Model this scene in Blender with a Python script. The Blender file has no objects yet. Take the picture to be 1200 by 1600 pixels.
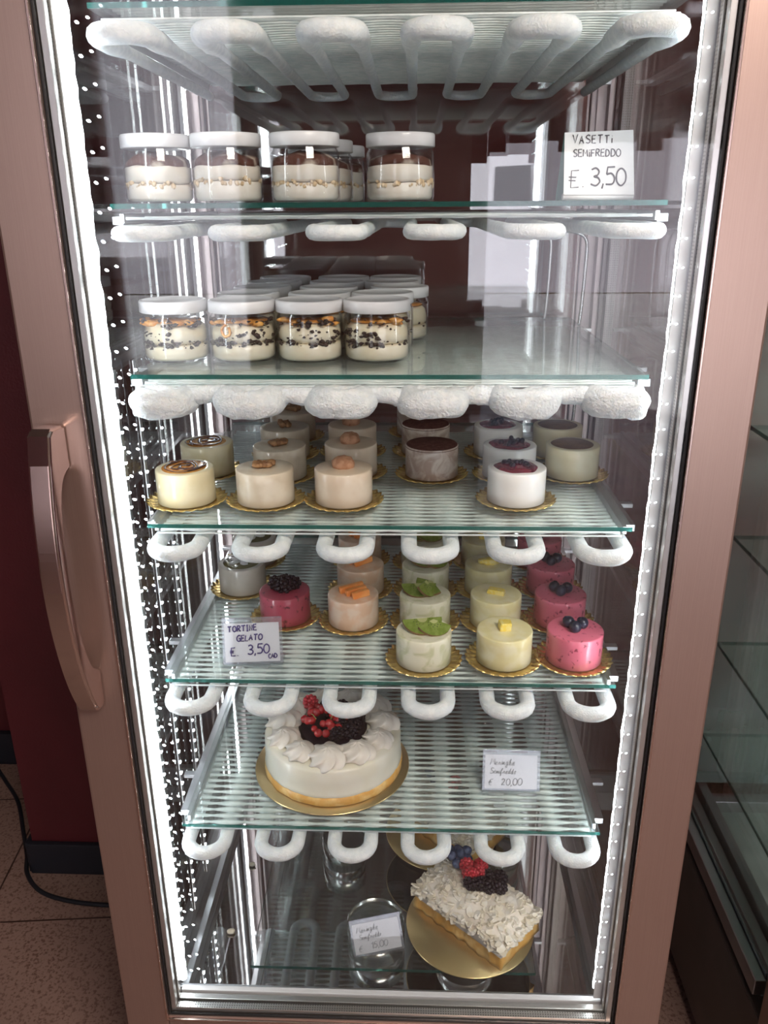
import bpy, bmesh, math, random
from mathutils import Vector, Matrix, noise
PI = math.pi
sc = bpy.context.scene
C = sc.collection

# ------------------------------------------------------------------ camera
cam = bpy.data.objects.new('camera', bpy.data.cameras.new('camera')); C.objects.link(cam)
cam.data.sensor_fit = 'VERTICAL'; cam.data.sensor_height = 24.0
cam.data.lens = 1277.88 * 24.0 / 1600.0
cam.data.clip_start = 0.02
Rx = Vector((0.99930876, 0.03657183, -0.0066705)); Ux = Vector((-0.00659281, 0.35093553, 0.93637641)); Fx = Vector((-0.03658592, 0.93568518, -0.35093406))
m = Matrix.Identity(4)
for i in range(3):
    m[i][0] = Rx[i]; m[i][1] = Ux[i]; m[i][2] = -Fx[i]; m[i][3] = (0.0338, -0.9705, 0.0002)[i]
cam.matrix_world = m
sc.camera = cam

# ------------------------------------------------------------------ world, daylight, exposure
w = bpy.data.worlds.new('world'); sc.world = w; w.use_nodes = True
wn = w.node_tree.nodes; wl = w.node_tree.links
bg = wn['Background']
sky = wn.new('ShaderNodeTexSky'); sky.sky_type = 'NISHITA'; sky.sun_elevation = math.radians(38); sky.sun_rotation = math.radians(120); sky.sun_disc = False
wl.new(sky.outputs[0], bg.inputs[0]); bg.inputs[1].default_value = 0.16
def area(name, loc, target, sx, sy, power, col):
    l = bpy.data.lights.new(name, 'AREA'); l.shape = 'RECTANGLE'; l.size = sx; l.size_y = sy; l.energy = power; l.color = col
    o = bpy.data.objects.new(name, l); C.objects.link(o); o.location = loc
    o.rotation_euler = (Vector(target) - Vector(loc)).to_track_quat('-Z', 'Y').to_euler()
    return o
area('overhead_fill', (0.75, -1.65, 1.44), (0.15, 0, -0.45), 1.0, 0.9, 80, (1.0, 0.87, 0.79))  # added overhead fill in place of daylight from the street side
sun = bpy.data.objects.new('street_sun', bpy.data.lights.new('street_sun', 'SUN')); C.objects.link(sun)
sun.data.energy = 12.0; sun.data.angle = 0.01; sun.rotation_euler = (math.radians(-38), math.radians(25), 0)
vs = sc.view_settings; vs.view_transform = 'Standard'; vs.look = 'None'; vs.gamma = 1.0; vs.use_curve_mapping = False
vs.exposure = 0.38
cy = sc.cycles
cy.transparent_max_bounces = 48; cy.max_bounces = 10; cy.diffuse_bounces = 4; cy.glossy_bounces = 6
cy.sample_clamp_indirect = 4.0; cy.use_denoising = True; cy.caustics_reflective = False; cy.caustics_refractive = False

LED = 12.5          # brightness of the diffuser tubes
# ------------------------------------------------------------------ materials
def newmat(name):
    mt = bpy.data.materials.new(name); mt.use_nodes = True
    return mt, mt.node_tree.nodes, mt.node_tree.links, mt.node_tree.nodes['Principled BSDF']
def pm(name, base, rough=0.5, metal=0.0, coat=0.0, c2=None, scale=20.0, lo=0.45, hi=0.6, detail=3.0, bump=0.0, bscale=None, sss=0.0, stretch=None, spec=0.5, kind='noise', dist=0.0, trans=0.0, ior=None):
    mt, n, l, p = newmat(name)
    p.inputs['Base Color'].default_value = (*base, 1); p.inputs['Roughness'].default_value = rough; p.inputs['Metallic'].default_value = metal
    p.inputs['Coat Weight'].default_value = coat; p.inputs['Coat Roughness'].default_value = 0.06; p.inputs['Specular IOR Level'].default_value = spec
    p.inputs['Transmission Weight'].default_value = trans
    if ior: p.inputs['IOR'].default_value = ior
    if sss:
        p.inputs['Subsurface Weight'].default_value = sss; p.inputs['Subsurface Radius'].default_value = (0.012, 0.010, 0.008); p.inputs['Subsurface Scale'].default_value = 0.6
    tc = n.new('ShaderNodeTexCoord'); src = tc.outputs['Object']
    if stretch:
        mp = n.new('ShaderNodeMapping'); mp.inputs['Scale'].default_value = stretch; l.new(src, mp.inputs[0]); src = mp.outputs[0]
    if c2 is not None:
        if kind == 'voronoi':
            t = n.new('ShaderNodeTexVoronoi'); out = t.outputs['Distance']
        elif kind == 'wave':
            t = n.new('ShaderNodeTexWave'); t.inputs['Distortion'].default_value = dist; out = t.outputs['Fac']
        else:
            t = n.new('ShaderNodeTexNoise'); t.inputs['Detail'].default_value = detail; t.inputs['Distortion'].default_value = dist; out = t.outputs['Fac']
        t.inputs['Scale'].default_value = scale; l.new(src, t.inputs['Vector'])
        r = n.new('ShaderNodeValToRGB'); r.color_ramp.elements[0].position = lo; r.color_ramp.elements[1].position = hi
        r.color_ramp.elements[0].color = (*base, 1); r.color_ramp.elements[1].color = (*c2, 1)
        l.new(out, r.inputs[0]); l.new(r.outputs[0], p.inputs['Base Color'])
    if bump:
        t = n.new('ShaderNodeTexNoise'); t.inputs['Scale'].default_value = bscale or scale; t.inputs['Detail'].default_value = 4; l.new(src, t.inputs['Vector'])
        b = n.new('ShaderNodeBump'); b.inputs['Strength'].default_value = 1.0; b.inputs['Distance'].default_value = bump; l.new(t.outputs['Fac'], b.inputs['Height']); l.new(b.outputs[0], p.inputs['Normal'])
    return mt
def glassmat(name, tint=(1, 1, 1), f0=0.045, haze=0.0, hazecol=(.8, .9, .88), hazescale=0, rough=0.0):
    # thin clear pane: clear transmission with Schlick reflection on every face
    mt, n, l, p = newmat(name); n.remove(p); out = n['Material Output']
    tr = n.new('ShaderNodeBsdfTransparent'); tr.inputs[0].default_value = (*tint, 1)
    gl = n.new('ShaderNodeBsdfGlossy'); gl.inputs['Roughness'].default_value = rough
    lw = n.new('ShaderNodeLayerWeight'); lw.inputs[0].default_value = 0.5
    pw = n.new('ShaderNodeMath'); pw.operation = 'POWER'; pw.inputs[1].default_value = 5; l.new(lw.outputs['Facing'], pw.inputs[0])
    ma = n.new('ShaderNodeMath'); ma.operation = 'MULTIPLY_ADD'; ma.inputs[1].default_value = 1 - f0; ma.inputs[2].default_value = f0; l.new(pw.outputs[0], ma.inputs[0])
    mx = n.new('ShaderNodeMixShader'); l.new(ma.outputs[0], mx.inputs[0]); l.new(tr.outputs[0], mx.inputs[1]); l.new(gl.outputs[0], mx.inputs[2])
    last = mx
    if haze:
        df = n.new('ShaderNodeBsdfDiffuse'); df.inputs[0].default_value = (*hazecol, 1)
        m2 = n.new('ShaderNodeMixShader'); m2.inputs[0].default_value = haze; l.new(mx.outputs[0], m2.inputs[1]); l.new(df.outputs[0], m2.inputs[2]); last = m2
        if hazescale:
            tc = n.new('ShaderNodeTexCoord'); t = n.new('ShaderNodeTexNoise'); t.inputs['Scale'].default_value = hazescale; t.inputs['Detail'].default_value = 6; l.new(tc.outputs['Object'], t.inputs['Vector'])
            mr = n.new('ShaderNodeMapRange'); mr.inputs[1].default_value = .35; mr.inputs[2].default_value = .7; mr.inputs[3].default_value = haze * .4; mr.inputs[4].default_value = haze * 1.6
            l.new(t.outputs['Fac'], mr.inputs[0]); l.new(mr.outputs[0], m2.inputs[0])
    l.new(last.outputs[0], out.inputs[0])
    return mt
def emis(name, col, s):
    mt, n, l, p = newmat(name); p.inputs['Base Color'].default_value = (.9, .9, .9, 1); p.inputs['Emission Color'].default_value = (*col, 1); p.inputs['Emission Strength'].default_value = s
    return mt

M = {}
M['steel'] = pm('brushed rose steel', (.52, .375, .312), .36, .85, c2=(.49, .35, .29), scale=8, lo=.3, hi=.7, stretch=(160, 160, 1.5), bump=.00004, bscale=20)
M['steel_edge'] = pm('bright bevel steel', (.72, .55, .48), .25, 1.0)
M['chrome'] = pm('polished chrome', (.82, .72, .68), .10, 1.0)
M['mirror'] = pm('polished stainless pan', (.84, .83, .83), .03, 1.0, c2=(.78, .77, .77), scale=3, bump=.00003, bscale=30)
M['cylsteel'] = pm('brushed cylinder steel', (.70, .71, .70), .18, 1.0)
M['alu'] = pm('satin aluminium', (.72, .73, .75), .28, 1.0)
M['aludull'] = pm('dull aluminium', (.42, .42, .43), .35, 1.0)
M['gasket'] = pm('black rubber', (.012, .012, .013), .5)
def spacer_mat():
    mt, n, l, p = newmat('perforated spacer bar')
    p.inputs['Metallic'].default_value = .9; p.inputs['Roughness'].default_value = .3
    tc = n.new('ShaderNodeTexCoord'); v = n.new('ShaderNodeTexVoronoi'); v.inputs['Scale'].default_value = 260; v.inputs['Randomness'].default_value = 0.0
    l.new(tc.outputs['Object'], v.inputs['Vector'])
    r = n.new('ShaderNodeValToRGB'); r.color_ramp.elements[0].position = .25; r.color_ramp.elements[1].position = .33
    r.color_ramp.elements[0].color = (.22, .22, .22, 1); r.color_ramp.elements[1].color = (.66, .65, .63, 1)
    l.new(v.outputs['Distance'], r.inputs[0]); l.new(r.outputs[0], p.inputs['Base Color'])
    return mt
M['spacer'] = spacer_mat()
M['whiteplastic'] = pm('white plastic', (.80, .80, .82), .35)
M['clearplastic'] = glassmat('clear plastic', (.97, .98, 1), .05)
M['pane'] = glassmat('clear pane', (.985, .99, .985), .12)
M['rearpane'] = glassmat('rear pane', (.96, .965, .96), .11)
M['doorpane'] = glassmat('door pane', (.985, .99, .985), .022)
M['shelfglass'] = glassmat('shelf glass', (.965, .992, .985), .05, haze=.06, hazecol=(.80, .90, .89), hazescale=30)
M['plateglass'] = glassmat('plate glass', (.97, .99, .985), .06, haze=.012)
M['glassedge'] = pm('green glass edge', (.012, .11, .095), .08, coat=.6, trans=.35, ior=1.45)
M['led'] = emis('led diffuser', (.90, .95, 1.0), LED)
M['ledglint'] = emis('led diode', (.84, .92, 1.0), LED * 2.2)  # glowing dots that imitate LED reflections in the door glazing
M['ledglintdim'] = emis('small led diode', (.84, .92, 1.0), LED * 1.1)  # dimmer glow for the imitated sparkles on the side pane
M['frost'] = pm('frosted ice coat', (.80, .86, .89), .6, c2=(.90, .95, .97), scale=90, bump=.0012, bscale=420, sss=.25)
M['frostthick'] = pm('thick frost', (.84, .89, .92), .75, c2=(.94, .98, 1), scale=120, bump=.0030, bscale=330, sss=.3)
M['wire'] = pm('iced wire', (.76, .84, .84), .3, .05, c2=(.90, .94, .94), scale=60, lo=.4, hi=.6, coat=.4, bump=.0003, bscale=200)
M['tube'] = pm('bare steel tube', (.72, .73, .74), .22, 1.0)
M['gold'] = pm('gold foil card', (.88, .66, .27), .27, .9, c2=(.80, .56, .20), scale=60, bump=.0002, bscale=90)
M['golddisc'] = pm('satin gold card', (.88, .66, .33), .28, .92, bump=.0003, bscale=60)
M['blackcard'] = pm('black card', (.008, .008, .008), .5)
M['lid'] = pm('white lid plastic', (.84, .84, .86), .32, coat=.3)
M['jar'] = glassmat('clear jar plastic', (.975, .98, .98), .05)
M['cream'] = pm('pale cream', (.84, .75, .55), .5, c2=(.88, .81, .66), scale=30, sss=.15, coat=.25, bump=.0004, bscale=60)
M['creamlight'] = pm('whipped cream', (.84, .77, .68), .5, c2=(.88, .83, .76), scale=30, sss=.15, bump=.0003, bscale=60)
M['crumb'] = pm('dark cocoa crumb', (.022, .013, .010), .7, c2=(.06, .035, .025), scale=300)
M['cocoa'] = pm('dusted cocoa', (.085, .032, .02), .85, c2=(.16, .07, .045), scale=220, bump=.0004, bscale=500)
M['cocoatop'] = pm('cocoa over cream', (.10, .035, .022), .85, c2=(.80, .72, .62), scale=26, lo=.52, hi=.66, detail=6, dist=.6, bump=.0004, bscale=500)
M['biscuit'] = pm('soaked biscuit', (.62, .46, .28), .6, c2=(.76, .62, .44), scale=150, bump=.001, bscale=200)
M['caramel'] = pm('amber caramel', (.55, .22, .04), .2, c2=(.70, .36, .09), scale=90, coat=.3)
M['darkcaramel'] = pm('dark caramel', (.05, .016, .005), .12, coat=.8, c2=(.20, .07, .015), scale=80)
M['cake_vanilla'] = pm('vanilla mousse', (.80, .70, .44), .42, c2=(.84, .75, .52), scale=40, sss=.15, coat=.6)
M['cake_walnut'] = pm('walnut mousse', (.72, .61, .46), .42, c2=(.84, .75, .61), scale=34, lo=.42, hi=.62, sss=.15, coat=.7, bump=.0004, bscale=90)
M['cake_amaretto'] = pm('almond mousse', (.76, .62, .47), .42, c2=(.83, .71, .57), scale=30, sss=.15, coat=.6)
M['cake_cocoa'] = pm('marbled cocoa mousse', (.50, .38, .31), .42, c2=(.76, .68, .60), scale=38, lo=.42, hi=.62, dist=1.5, sss=.1, coat=.6)
M['cake_yogurt'] = pm('white yogurt mousse', (.90, .88, .84), .4, c2=(.93, .92, .90), scale=30, sss=.15, coat=.6, bump=.0003, bscale=60)
M['cake_custard'] = pm('custard mousse', (.85, .75, .49), .42, c2=(.88, .80, .57), scale=30, sss=.15, coat=.6)
M['cake_grey'] = pm('greyish nougat mousse', (.60, .54, .46), .42, c2=(.66, .60, .52), scale=30, sss=.1, coat=.6)
M['cake_black'] = pm('blackberry mousse', (.36, .05, .085), .42, c2=(.10, .01, .02), scale=95, lo=.60, hi=.68, sss=.1, coat=.6)
M['cake_orange'] = pm('melon mousse', (.80, .55, .38), .42, c2=(.85, .68, .54), scale=50, sss=.15, coat=.7)
M['cake_kiwi'] = pm('kiwi mousse', (.82, .81, .64), .42, c2=(.62, .64, .40), scale=48, lo=.5, hi=.68, dist=1.0, sss=.15, coat=.7)
M['cake_lemon'] = pm('lemon mousse', (.82, .75, .40), .42, c2=(.88, .83, .56), scale=45, sss=.15, coat=.7)
M['cake_pink'] = pm('blueberry pink mousse', (.66, .15, .22), .42, c2=(.24, .03, .06), scale=110, lo=.60, hi=.67, sss=.12, coat=.6)
M['choc'] = pm('milk chocolate', (.14, .065, .028), .4, c2=(.19, .095, .045), scale=70, spec=.25)
M['choc_dark'] = pm('cocoa powder top', (.085, .036, .030), .9, c2=(.12, .055, .045), scale=200, bump=.0002, bscale=500, spec=.1)
M['jam'] = pm('glossy berry jam', (.17, .004, .016), .1, coat=.4, c2=(.07, .002, .01), scale=50, spec=.35)
M['blueberry'] = pm('dark blueberry', (.008, .009, .020), .3, c2=(.022, .026, .05), scale=60, spec=.35)
M['blueberry2'] = pm('bloomed blueberry', (.035, .055, .13), .45, c2=(.10, .14, .25), scale=70)
M['blackberry'] = pm('blackberry', (.008, .003, .008), .3, spec=.3)
M['raspberry'] = pm('raspberry', (.52, .018, .035), .3, coat=.4, c2=(.62, .05, .07), scale=90, sss=.1)
M['currant'] = pm('red currant', (.46, .008, .015), .1, coat=.9, sss=.2)
M['stem'] = pm('currant stem', (.32, .26, .08), .6)
M['walnut'] = pm('walnut', (.36, .19, .08), .55, c2=(.20, .09, .035), scale=90, bump=.0015, bscale=160)
M['amaretto'] = pm('amaretto biscuit', (.50, .27, .16), .8, c2=(.36, .17, .09), scale=90, bump=.0022, bscale=130)
M['olive'] = pm('olive glaze', (.15, .13, .045), .12, coat=.9)
M['papaya'] = pm('melon slice', (.86, .30, .07), .3, c2=(.90, .42, .14), scale=60, coat=.4, sss=.15)
M['kiwi'] = pm('kiwi flesh', (.15, .22, .028), .3, c2=(.21, .28, .06), scale=110, coat=.3)
M['kiwicore'] = pm('kiwi core', (.42, .44, .20), .35)
M['kiwiskin'] = pm('kiwi skin', (.20, .12, .05), .7)
M['seed'] = pm('black seed', (.008, .008, .006), .3)
M['pineapple'] = pm('yellow fruit chunk', (.86, .66, .10), .3, c2=(.90, .78, .30), scale=140, coat=.5, bump=.0008, bscale=200)
M['meringue'] = pm('cream rosette', (.78, .73, .66), .55, c2=(.82, .78, .72), scale=40, sss=.2)
M['semifreddo'] = pm('semifreddo side', (.78, .75, .62), .4, c2=(.81, .79, .69), scale=20, sss=.15, coat=.5)
M['crust'] = pm('golden sponge', (.70, .38, .09), .55, c2=(.82, .56, .22), scale=40, bump=.002, bscale=60, coat=.3)
M['flake'] = pm('meringue flake', (.80, .73, .59), .6, c2=(.86, .82, .74), scale=60, sss=.1)
M['paper'] = pm('white paper', (.80, .80, .80), .7)
M['paperback'] = pm('pale teal paper back', (.30, .52, .48), .7)
M['ink'] = pm('grey pencil ink', (.08, .07, .08), .6)
M['inkpale'] = pm('pale pencil ink', (.30, .31, .33), .6)
M['inkblue'] = pm('violet marker ink', (.045, .03, .14), .5)
M['acrylic'] = glassmat('clear acrylic', (.96, .97, .99), .06, haze=.05, hazecol=(.8, .85, .9))
M['redwall'] = pm('dark red paint', (.070, .0075, .010), .55, c2=(.082, .009, .012), scale=4, bump=.0005, bscale=200)
M['backwall'] = pm('maroon paint', (.34, .155, .155), .6, c2=(.38, .18, .175), scale=3)
M['redwall2'] = M['redwall']
M['skirting'] = pm('black skirting', (.012, .014, .02), .45)
M['plaster'] = pm('beige plaster', (.42, .36, .32), .8)
M['teal'] = glassmat('neighbour glass', (.90, .96, .94), .07, haze=.26, hazecol=(.70, .86, .83), hazescale=2.5)  # diffuse haze raised in place of light inside the neighbour freezer
M['tealsteel'] = pm('greenish steel floor', (.50, .60, .58), .35, .3, c2=(.36, .44, .42), scale=6)
M['postalu'] = pm('satin rear post', (.52, .44, .44), .4, .8)
M['darkbronze'] = pm('dark bronze panel', (.10, .078, .066), .45, .3, c2=(.13, .10, .085), scale=5)
M['cable'] = pm('grey black cable', (.012, .014, .018), .45)
def tilemat():
    mt, n, l, p = newmat('speckled floor tile'); p.inputs['Roughness'].default_value = .5
    tc = n.new('ShaderNodeTexCoord'); mp = n.new('ShaderNodeMapping'); mp.inputs['Rotation'].default_value = (0, 0, math.radians(-5)); mp.inputs['Location'].default_value = (.06, -.02, 0); l.new(tc.outputs['Object'], mp.inputs[0])
    b = n.new('ShaderNodeTexBrick'); b.offset = 0; b.inputs['Scale'].default_value = 1; b.inputs['Brick Width'].default_value = .4; b.inputs['Row Height'].default_value = .4; b.inputs['Mortar Size'].default_value = .0022
    b.inputs['Mortar'].default_value = (.04, .022, .016, 1); l.new(mp.outputs[0], b.inputs['Vector'])
    t = n.new('ShaderNodeTexNoise'); t.inputs['Scale'].default_value = 190; t.inputs['Detail'].default_value = 3; l.new(mp.outputs[0], t.inputs['Vector'])
    r = n.new('ShaderNodeValToRGB'); r.color_ramp.elements[0].position = .36; r.color_ramp.elements[1].position = .5
    r.color_ramp.elements[0].color = (.15, .085, .065, 1); r.color_ramp.elements[1].color = (.27, .175, .14, 1)
    l.new(t.outputs['Fac'], r.inputs[0]); l.new(r.outputs[0], b.inputs['Color1']); l.new(r.outputs[0], b.inputs['Color2']); l.new(b.outputs['Color'], p.inputs['Base Color'])
    return mt
M['tile'] = tilemat()
M['pavement'] = pm('sunlit pavement', (.62, .60, .60), .8, c2=(.50, .48, .50), scale=5)
M['facade'] = pm('pale facade', (.60, .56, .62), .8)
M['awning'] = pm('maroon awning cloth', (.20, .03, .03), .8)

# ------------------------------------------------------------------ mesh helpers
def bx(bm, x0, x1, y0, y1, z0, z1, bev=0.0, mi=0):
    r = bmesh.ops.create_cube(bm, size=1.0)
    vs_ = r['verts']
    for v in vs_:
        v.co = Vector(((x0 + x1) / 2 + v.co.x * (x1 - x0), (y0 + y1) / 2 + v.co.y * (y1 - y0), (z0 + z1) / 2 + v.co.z * (z1 - z0)))
    fs = set(f for v in vs_ for f in v.link_faces)
    for f in fs: f.material_index = mi
    if bev:
        es = list(set(e for v in vs_ for e in v.link_edges))
        bmesh.ops.bevel(bm, geom=es, offset=bev, segments=2, affect='EDGES', profile=.6)
    return vs_
def lathe(bm, prof, seg=40, off=(0, 0, 0), fn=None, mi=0, cap=True):
    rings = []
    for (r, z) in prof:
        if r < 1e-6:
            rings.append([bm.verts.new((off[0], off[1], off[2] + z))])
        else:
            ring = []
            for i in range(seg):
                a = 2 * PI * i / seg
                rr, zz = (r, z) if fn is None else fn(a, r, z)
                ring.append(bm.verts.new((off[0] + rr * math.cos(a), off[1] + rr * math.sin(a), off[2] + zz)))
            rings.append(ring)
    for a, b in zip(rings, rings[1:]):
        for i in range(seg):
            j = (i + 1) % seg
            if len(a) == 1 and len(b) == 1: continue
            if len(a) == 1: f = bm.faces.new((a[0], b[j], b[i]))
            elif len(b) == 1: f = bm.faces.new((a[i], a[j], b[0]))
            else: f = bm.faces.new((a[i], a[j], b[j], b[i]))
            f.material_index = mi; f.smooth = True
    return rings
def tube(bm, pts, rad, seg=10, closed=False, disp=None, cap=True, flat=1.0):
    pts = [Vector(p) for p in pts]; n = len(pts); rings = []
    up = Vector((0, 0, 1)); prev = None
    for i, p in enumerate(pts):
        a = pts[(i - 1) % n] if (closed or i > 0) else p; b = pts[(i + 1) % n] if (closed or i < n - 1) else p
        t = (b - a).normalized()
        if prev is None:
            s = t.cross(up)
            if s.length < .1: s = t.cross(Vector((1, 0, 0)))
        else:
            s = prev - t * prev.dot(t)
        s.normalize(); prev = s; u = s.cross(t)
        r = rad(i) if callable(rad) else rad
        ring = []
        for k in range(seg):
            an = 2 * PI * k / seg
            d = s * math.cos(an) + u * math.sin(an) * flat
            q = p + d * r
            if disp: q = q + d * disp(q)
            ring.append(bm.verts.new(q))
        rings.append(ring)
    rg = list(zip(rings, rings[1:])) + ([(rings[-1], rings[0])] if closed else [])
    for a, b in rg:
        for k in range(seg):
            f = bm.faces.new((a[k], a[(k + 1) % seg], b[(k + 1) % seg], b[k])); f.smooth = True
    if not closed and cap:
        bm.faces.new(rings[0][::-1]); bm.faces.new(rings[-1])
def blob(bm, c, r, sub=2, amp=0.0, ns=60, sq=(1, 1, 1), seed=0, mi=0, rot=None):
    rr = bmesh.ops.create_icosphere(bm, subdivisions=sub, radius=1.0)
    for v in rr['verts']:
        d = v.co.copy()
        k = 1 + (amp * noise.noise(d * ns / 20 + Vector((seed * 3.7, seed, 0))) if amp else 0)
        q = Vector((d.x * sq[0], d.y * sq[1], d.z * sq[2])) * r * k
        if rot: q = rot @ q
        v.co = q + Vector(c)
        for f in v.link_faces: f.smooth = True; f.material_index = mi
def obj(name, bm, mats, parent=None, loc=(0, 0, 0), rot=(0, 0, 0), smooth=False):
    bmesh.ops.recalc_face_normals(bm, faces=bm.faces)
    me = bpy.data.meshes.new(name); bm.to_mesh(me); bm.free()
    for mt in (mats if isinstance(mats, (list, tuple)) else [mats]): me.materials.append(M[mt])
    if smooth:
        for p in me.polygons: p.use_smooth = True
    o = bpy.data.objects.new(name, me); C.objects.link(o); o.location = loc; o.rotation_euler = rot
    if parent: o.parent = parent
    return o
def tag(o, label, cat, group=None, kind=None):
    o['label'] = label; o['category'] = cat
    if group: o['group'] = group
    if kind: o['kind'] = kind
    return o
def thing(name, label, cat, loc=(0, 0, 0), rz=0, group=None, rx=0):
    o = bpy.data.objects.new(name, None); o.empty_display_size = .02; C.objects.link(o); o.location = loc; o.rotation_euler = (rx, 0, rz)
    return tag(o, label, cat, group)
def struct(name, bm, mt, loc=(0, 0, 0)):
    o = obj(name, bm, mt, None, loc); o['kind'] = 'structure'; return o
def dup(o, parent=None):
    c = o.copy(); C.objects.link(c)
    if parent: c.parent = parent
    for ch in list(o.children): dup(ch, c)
    return c
def copything(o, label, loc, rz=0, group=None):
    c = dup(o); c.location = loc; c.rotation_euler = (0, 0, rz); c['label'] = label
    if group: c['group'] = group
    return c
def NB(): return bmesh.new()

# ------------------------------------------------------------------ the room
FL = -1.45
b = NB(); bx(b, -3.0, 3.0, -3.0, .92, FL - .1, FL); struct('floor', b, 'tile')
b = NB(); bx(b, -3.0, 3.0, .90, 1.0, FL, 1.5); struct('wall_back', b, 'backwall')
b = NB(); bx(b, -1.0 - 2.0, -.84, .895, .90, FL, 1.5); struct('wall_panel_red', b, 'redwall')['kind'] = 'structure'
b = NB(); bx(b, -3.1, -3.0, -3.0, 1.0, FL, 1.5); struct('wall_left', b, 'redwall')
b = NB(); bx(b, 3.0, 3.1, -3.0, 1.0, FL, 1.5); struct('wall_right', b, 'plaster')
b = NB(); bx(b, -3.1, 3.1, -3.1, 1.0, 1.5, 1.6); struct('ceiling', b, 'plaster')
b = NB(); bx(b, -.842, -.47, .50, .895, FL, 1.5); struct('wall_pillar', b, 'redwall')
b = NB(); bx(b, -.85, -.46, .485, .499, FL, FL + .085, .003); bx(b, -.856, -.843, .49, .88, FL, FL + .085, .003); struct('baseboard_pillar', b, 'skirting')
b = NB(); bx(b, -3.0, -.86, .875, .894, FL, FL + .10, .003); struct('baseboard_back', b, 'skirting')
# front wall with a window and a doorway onto the street, behind the camera
b = NB()
bx(b, -3.0, -1.35, -3.1, -3.0, FL, 1.5); bx(b, -.75, .35, -3.1, -3.0, FL, 1.5); bx(b, 1.95, 3.0, -3.1, -3.0, FL, 1.5)
bx(b, -1.35, -.75, -3.1, -3.0, FL, -.75); bx(b, -1.35, -.75, -3.1, -3.0, 1.15, 1.5); bx(b, .35, 1.95, -3.1, -3.0, 1.1, 1.5)
struct('wall_front', b, 'backwall')
b = NB(); bx(b, -9, 9, -14, -3.1, FL - .12, FL - .02); tag(obj('pavement', b, 'pavement'), 'pale sunlit pavement outside, seen only as a reflection', 'pavement')['kind'] = 'structure'
b = NB(); bx(b, -9, 9, -14.5, -14, FL, 7); tag(obj('street_facade', b, 'facade'), 'pale building across the street, seen only as a reflection', 'building')['kind'] = 'structure'
b = NB()
for i in range(14):
    x0 = .1 + i * .14
    bx(b, x0, x0 + .138, -4.0, -3.99, .30 + .035 * math.sin(i * 2.2), .5)
bmesh.ops.create_cube(b, size=.01, matrix=Matrix.Translation((1.0, -3.995, .49)))
v = [b.verts.new(p) for p in ((.05, -4.0, .49), (2.1, -4.0, .49), (2.1, -3.11, 1.05), (.05, -3.11, 1.05), (.05, -4.0, .51), (2.1, -4.0, .51), (2.1, -3.11, 1.07), (.05, -3.11, 1.07))]
for q in ((0, 1, 2, 3), (4, 7, 6, 5), (0, 4, 5, 1), (1, 5, 6, 2), (2, 6, 7, 3), (3, 7, 4, 0)): b.faces.new([v[k] for k in q])
tag(obj('awning', b, 'awning'), 'maroon scalloped awning over the street doorway, mirrored in the glass', 'awning')['kind'] = 'structure'

# power cable on the floor
pts = [(-1.135, .87, FL + .05), (-1.10, .84, FL + .012), (-1.061, .80, FL + .005), (-.99, .72, FL + .005), (-.931, .62, FL + .005), (-.885, .54, FL + .005), (-.857, .48, FL + .005), (-.805, .43, FL + .005), (-.733, .405, FL + .005), (-.64, .395, FL + .005), (-.5, .40, FL + .005), (-.3, .42, FL + .005)]
def cr(pts, k=6, closed=False):
    P = [Vector(p) for p in pts]; n = len(P); out = []
    rng = range(n if closed else n - 1)
    for i in rng:
        p0 = P[(i - 1) % n] if (closed or i > 0) else P[i]; p1 = P[i]; p2 = P[(i + 1) % n]; p3 = P[(i + 2) % n] if (closed or i + 2 < n) else P[(i + 1) % n]
        for s in range(k):
            t = s / k
            out.append(.5 * ((2 * p1) + (p2 - p0) * t + (2 * p0 - 5 * p1 + 4 * p2 - p3) * t * t + (-p0 + 3 * p1 - 3 * p2 + p3) * t ** 3))
    if not closed: out.append(P[-1])
    return out
b = NB(); tube(b, cr(pts), .005, 8)
tag(obj('power_cable', b, 'cable'), 'thin black power cable curving over the speckled floor by the red pillar', 'cable')

# ------------------------------------------------------------------ the display freezer
PZ = -1.262
fr = thing('display_freezer', 'tall glass display freezer with rose brushed steel door frame and lit shelves of desserts', 'freezer', (0, 0, FL))
def F(name, b, mt, parent=None):      # freezer parts are written in world coordinates
    o = obj(name, b, mt, parent or fr)
    o.location = (0, 0, -FL) if parent is None else (0, 0, 0)
    return o
TOP = .42
b = NB(); bx(b, -.41, .41, -.03, .60, FL + .04, PZ - .012, .004); F('base_cabinet', b, 'darkbronze')
for sx in (-1, 1):
    for yy in (.02, .54):
        b = NB(); lathe(b, [(0, FL), (.022, FL), (.022, FL + .02), (.012, FL + .028), (.012, FL + .045), (0, FL + .045)], 16, (sx * .36, yy, 0)); F('foot', b, 'gasket')
b = NB(); bx(b, -.41, .41, -.03, .60, TOP, TOP + .14, .004); F('top_housing', b, 'darkbronze')
b = NB(); bx(b, -.385, .385, -.02, .585, PZ - .012, PZ)
F('floor_pan', b, 'mirror')
b = NB()
for sx in (-1, 1):
    bx(b, sx * .378 - .004, sx * .378 + .004, -.02, .585, PZ, PZ + .055, .001)
bx(b, -.374, .374, .575, .585, PZ, PZ + .05, .001)
for sx in (-1, 1):
    bx(b, sx * .348 - .006, sx * .348 + .006, 0, .55, PZ + .001, PZ + .028, .001)
F('pan_rim', b, 'alu')
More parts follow.
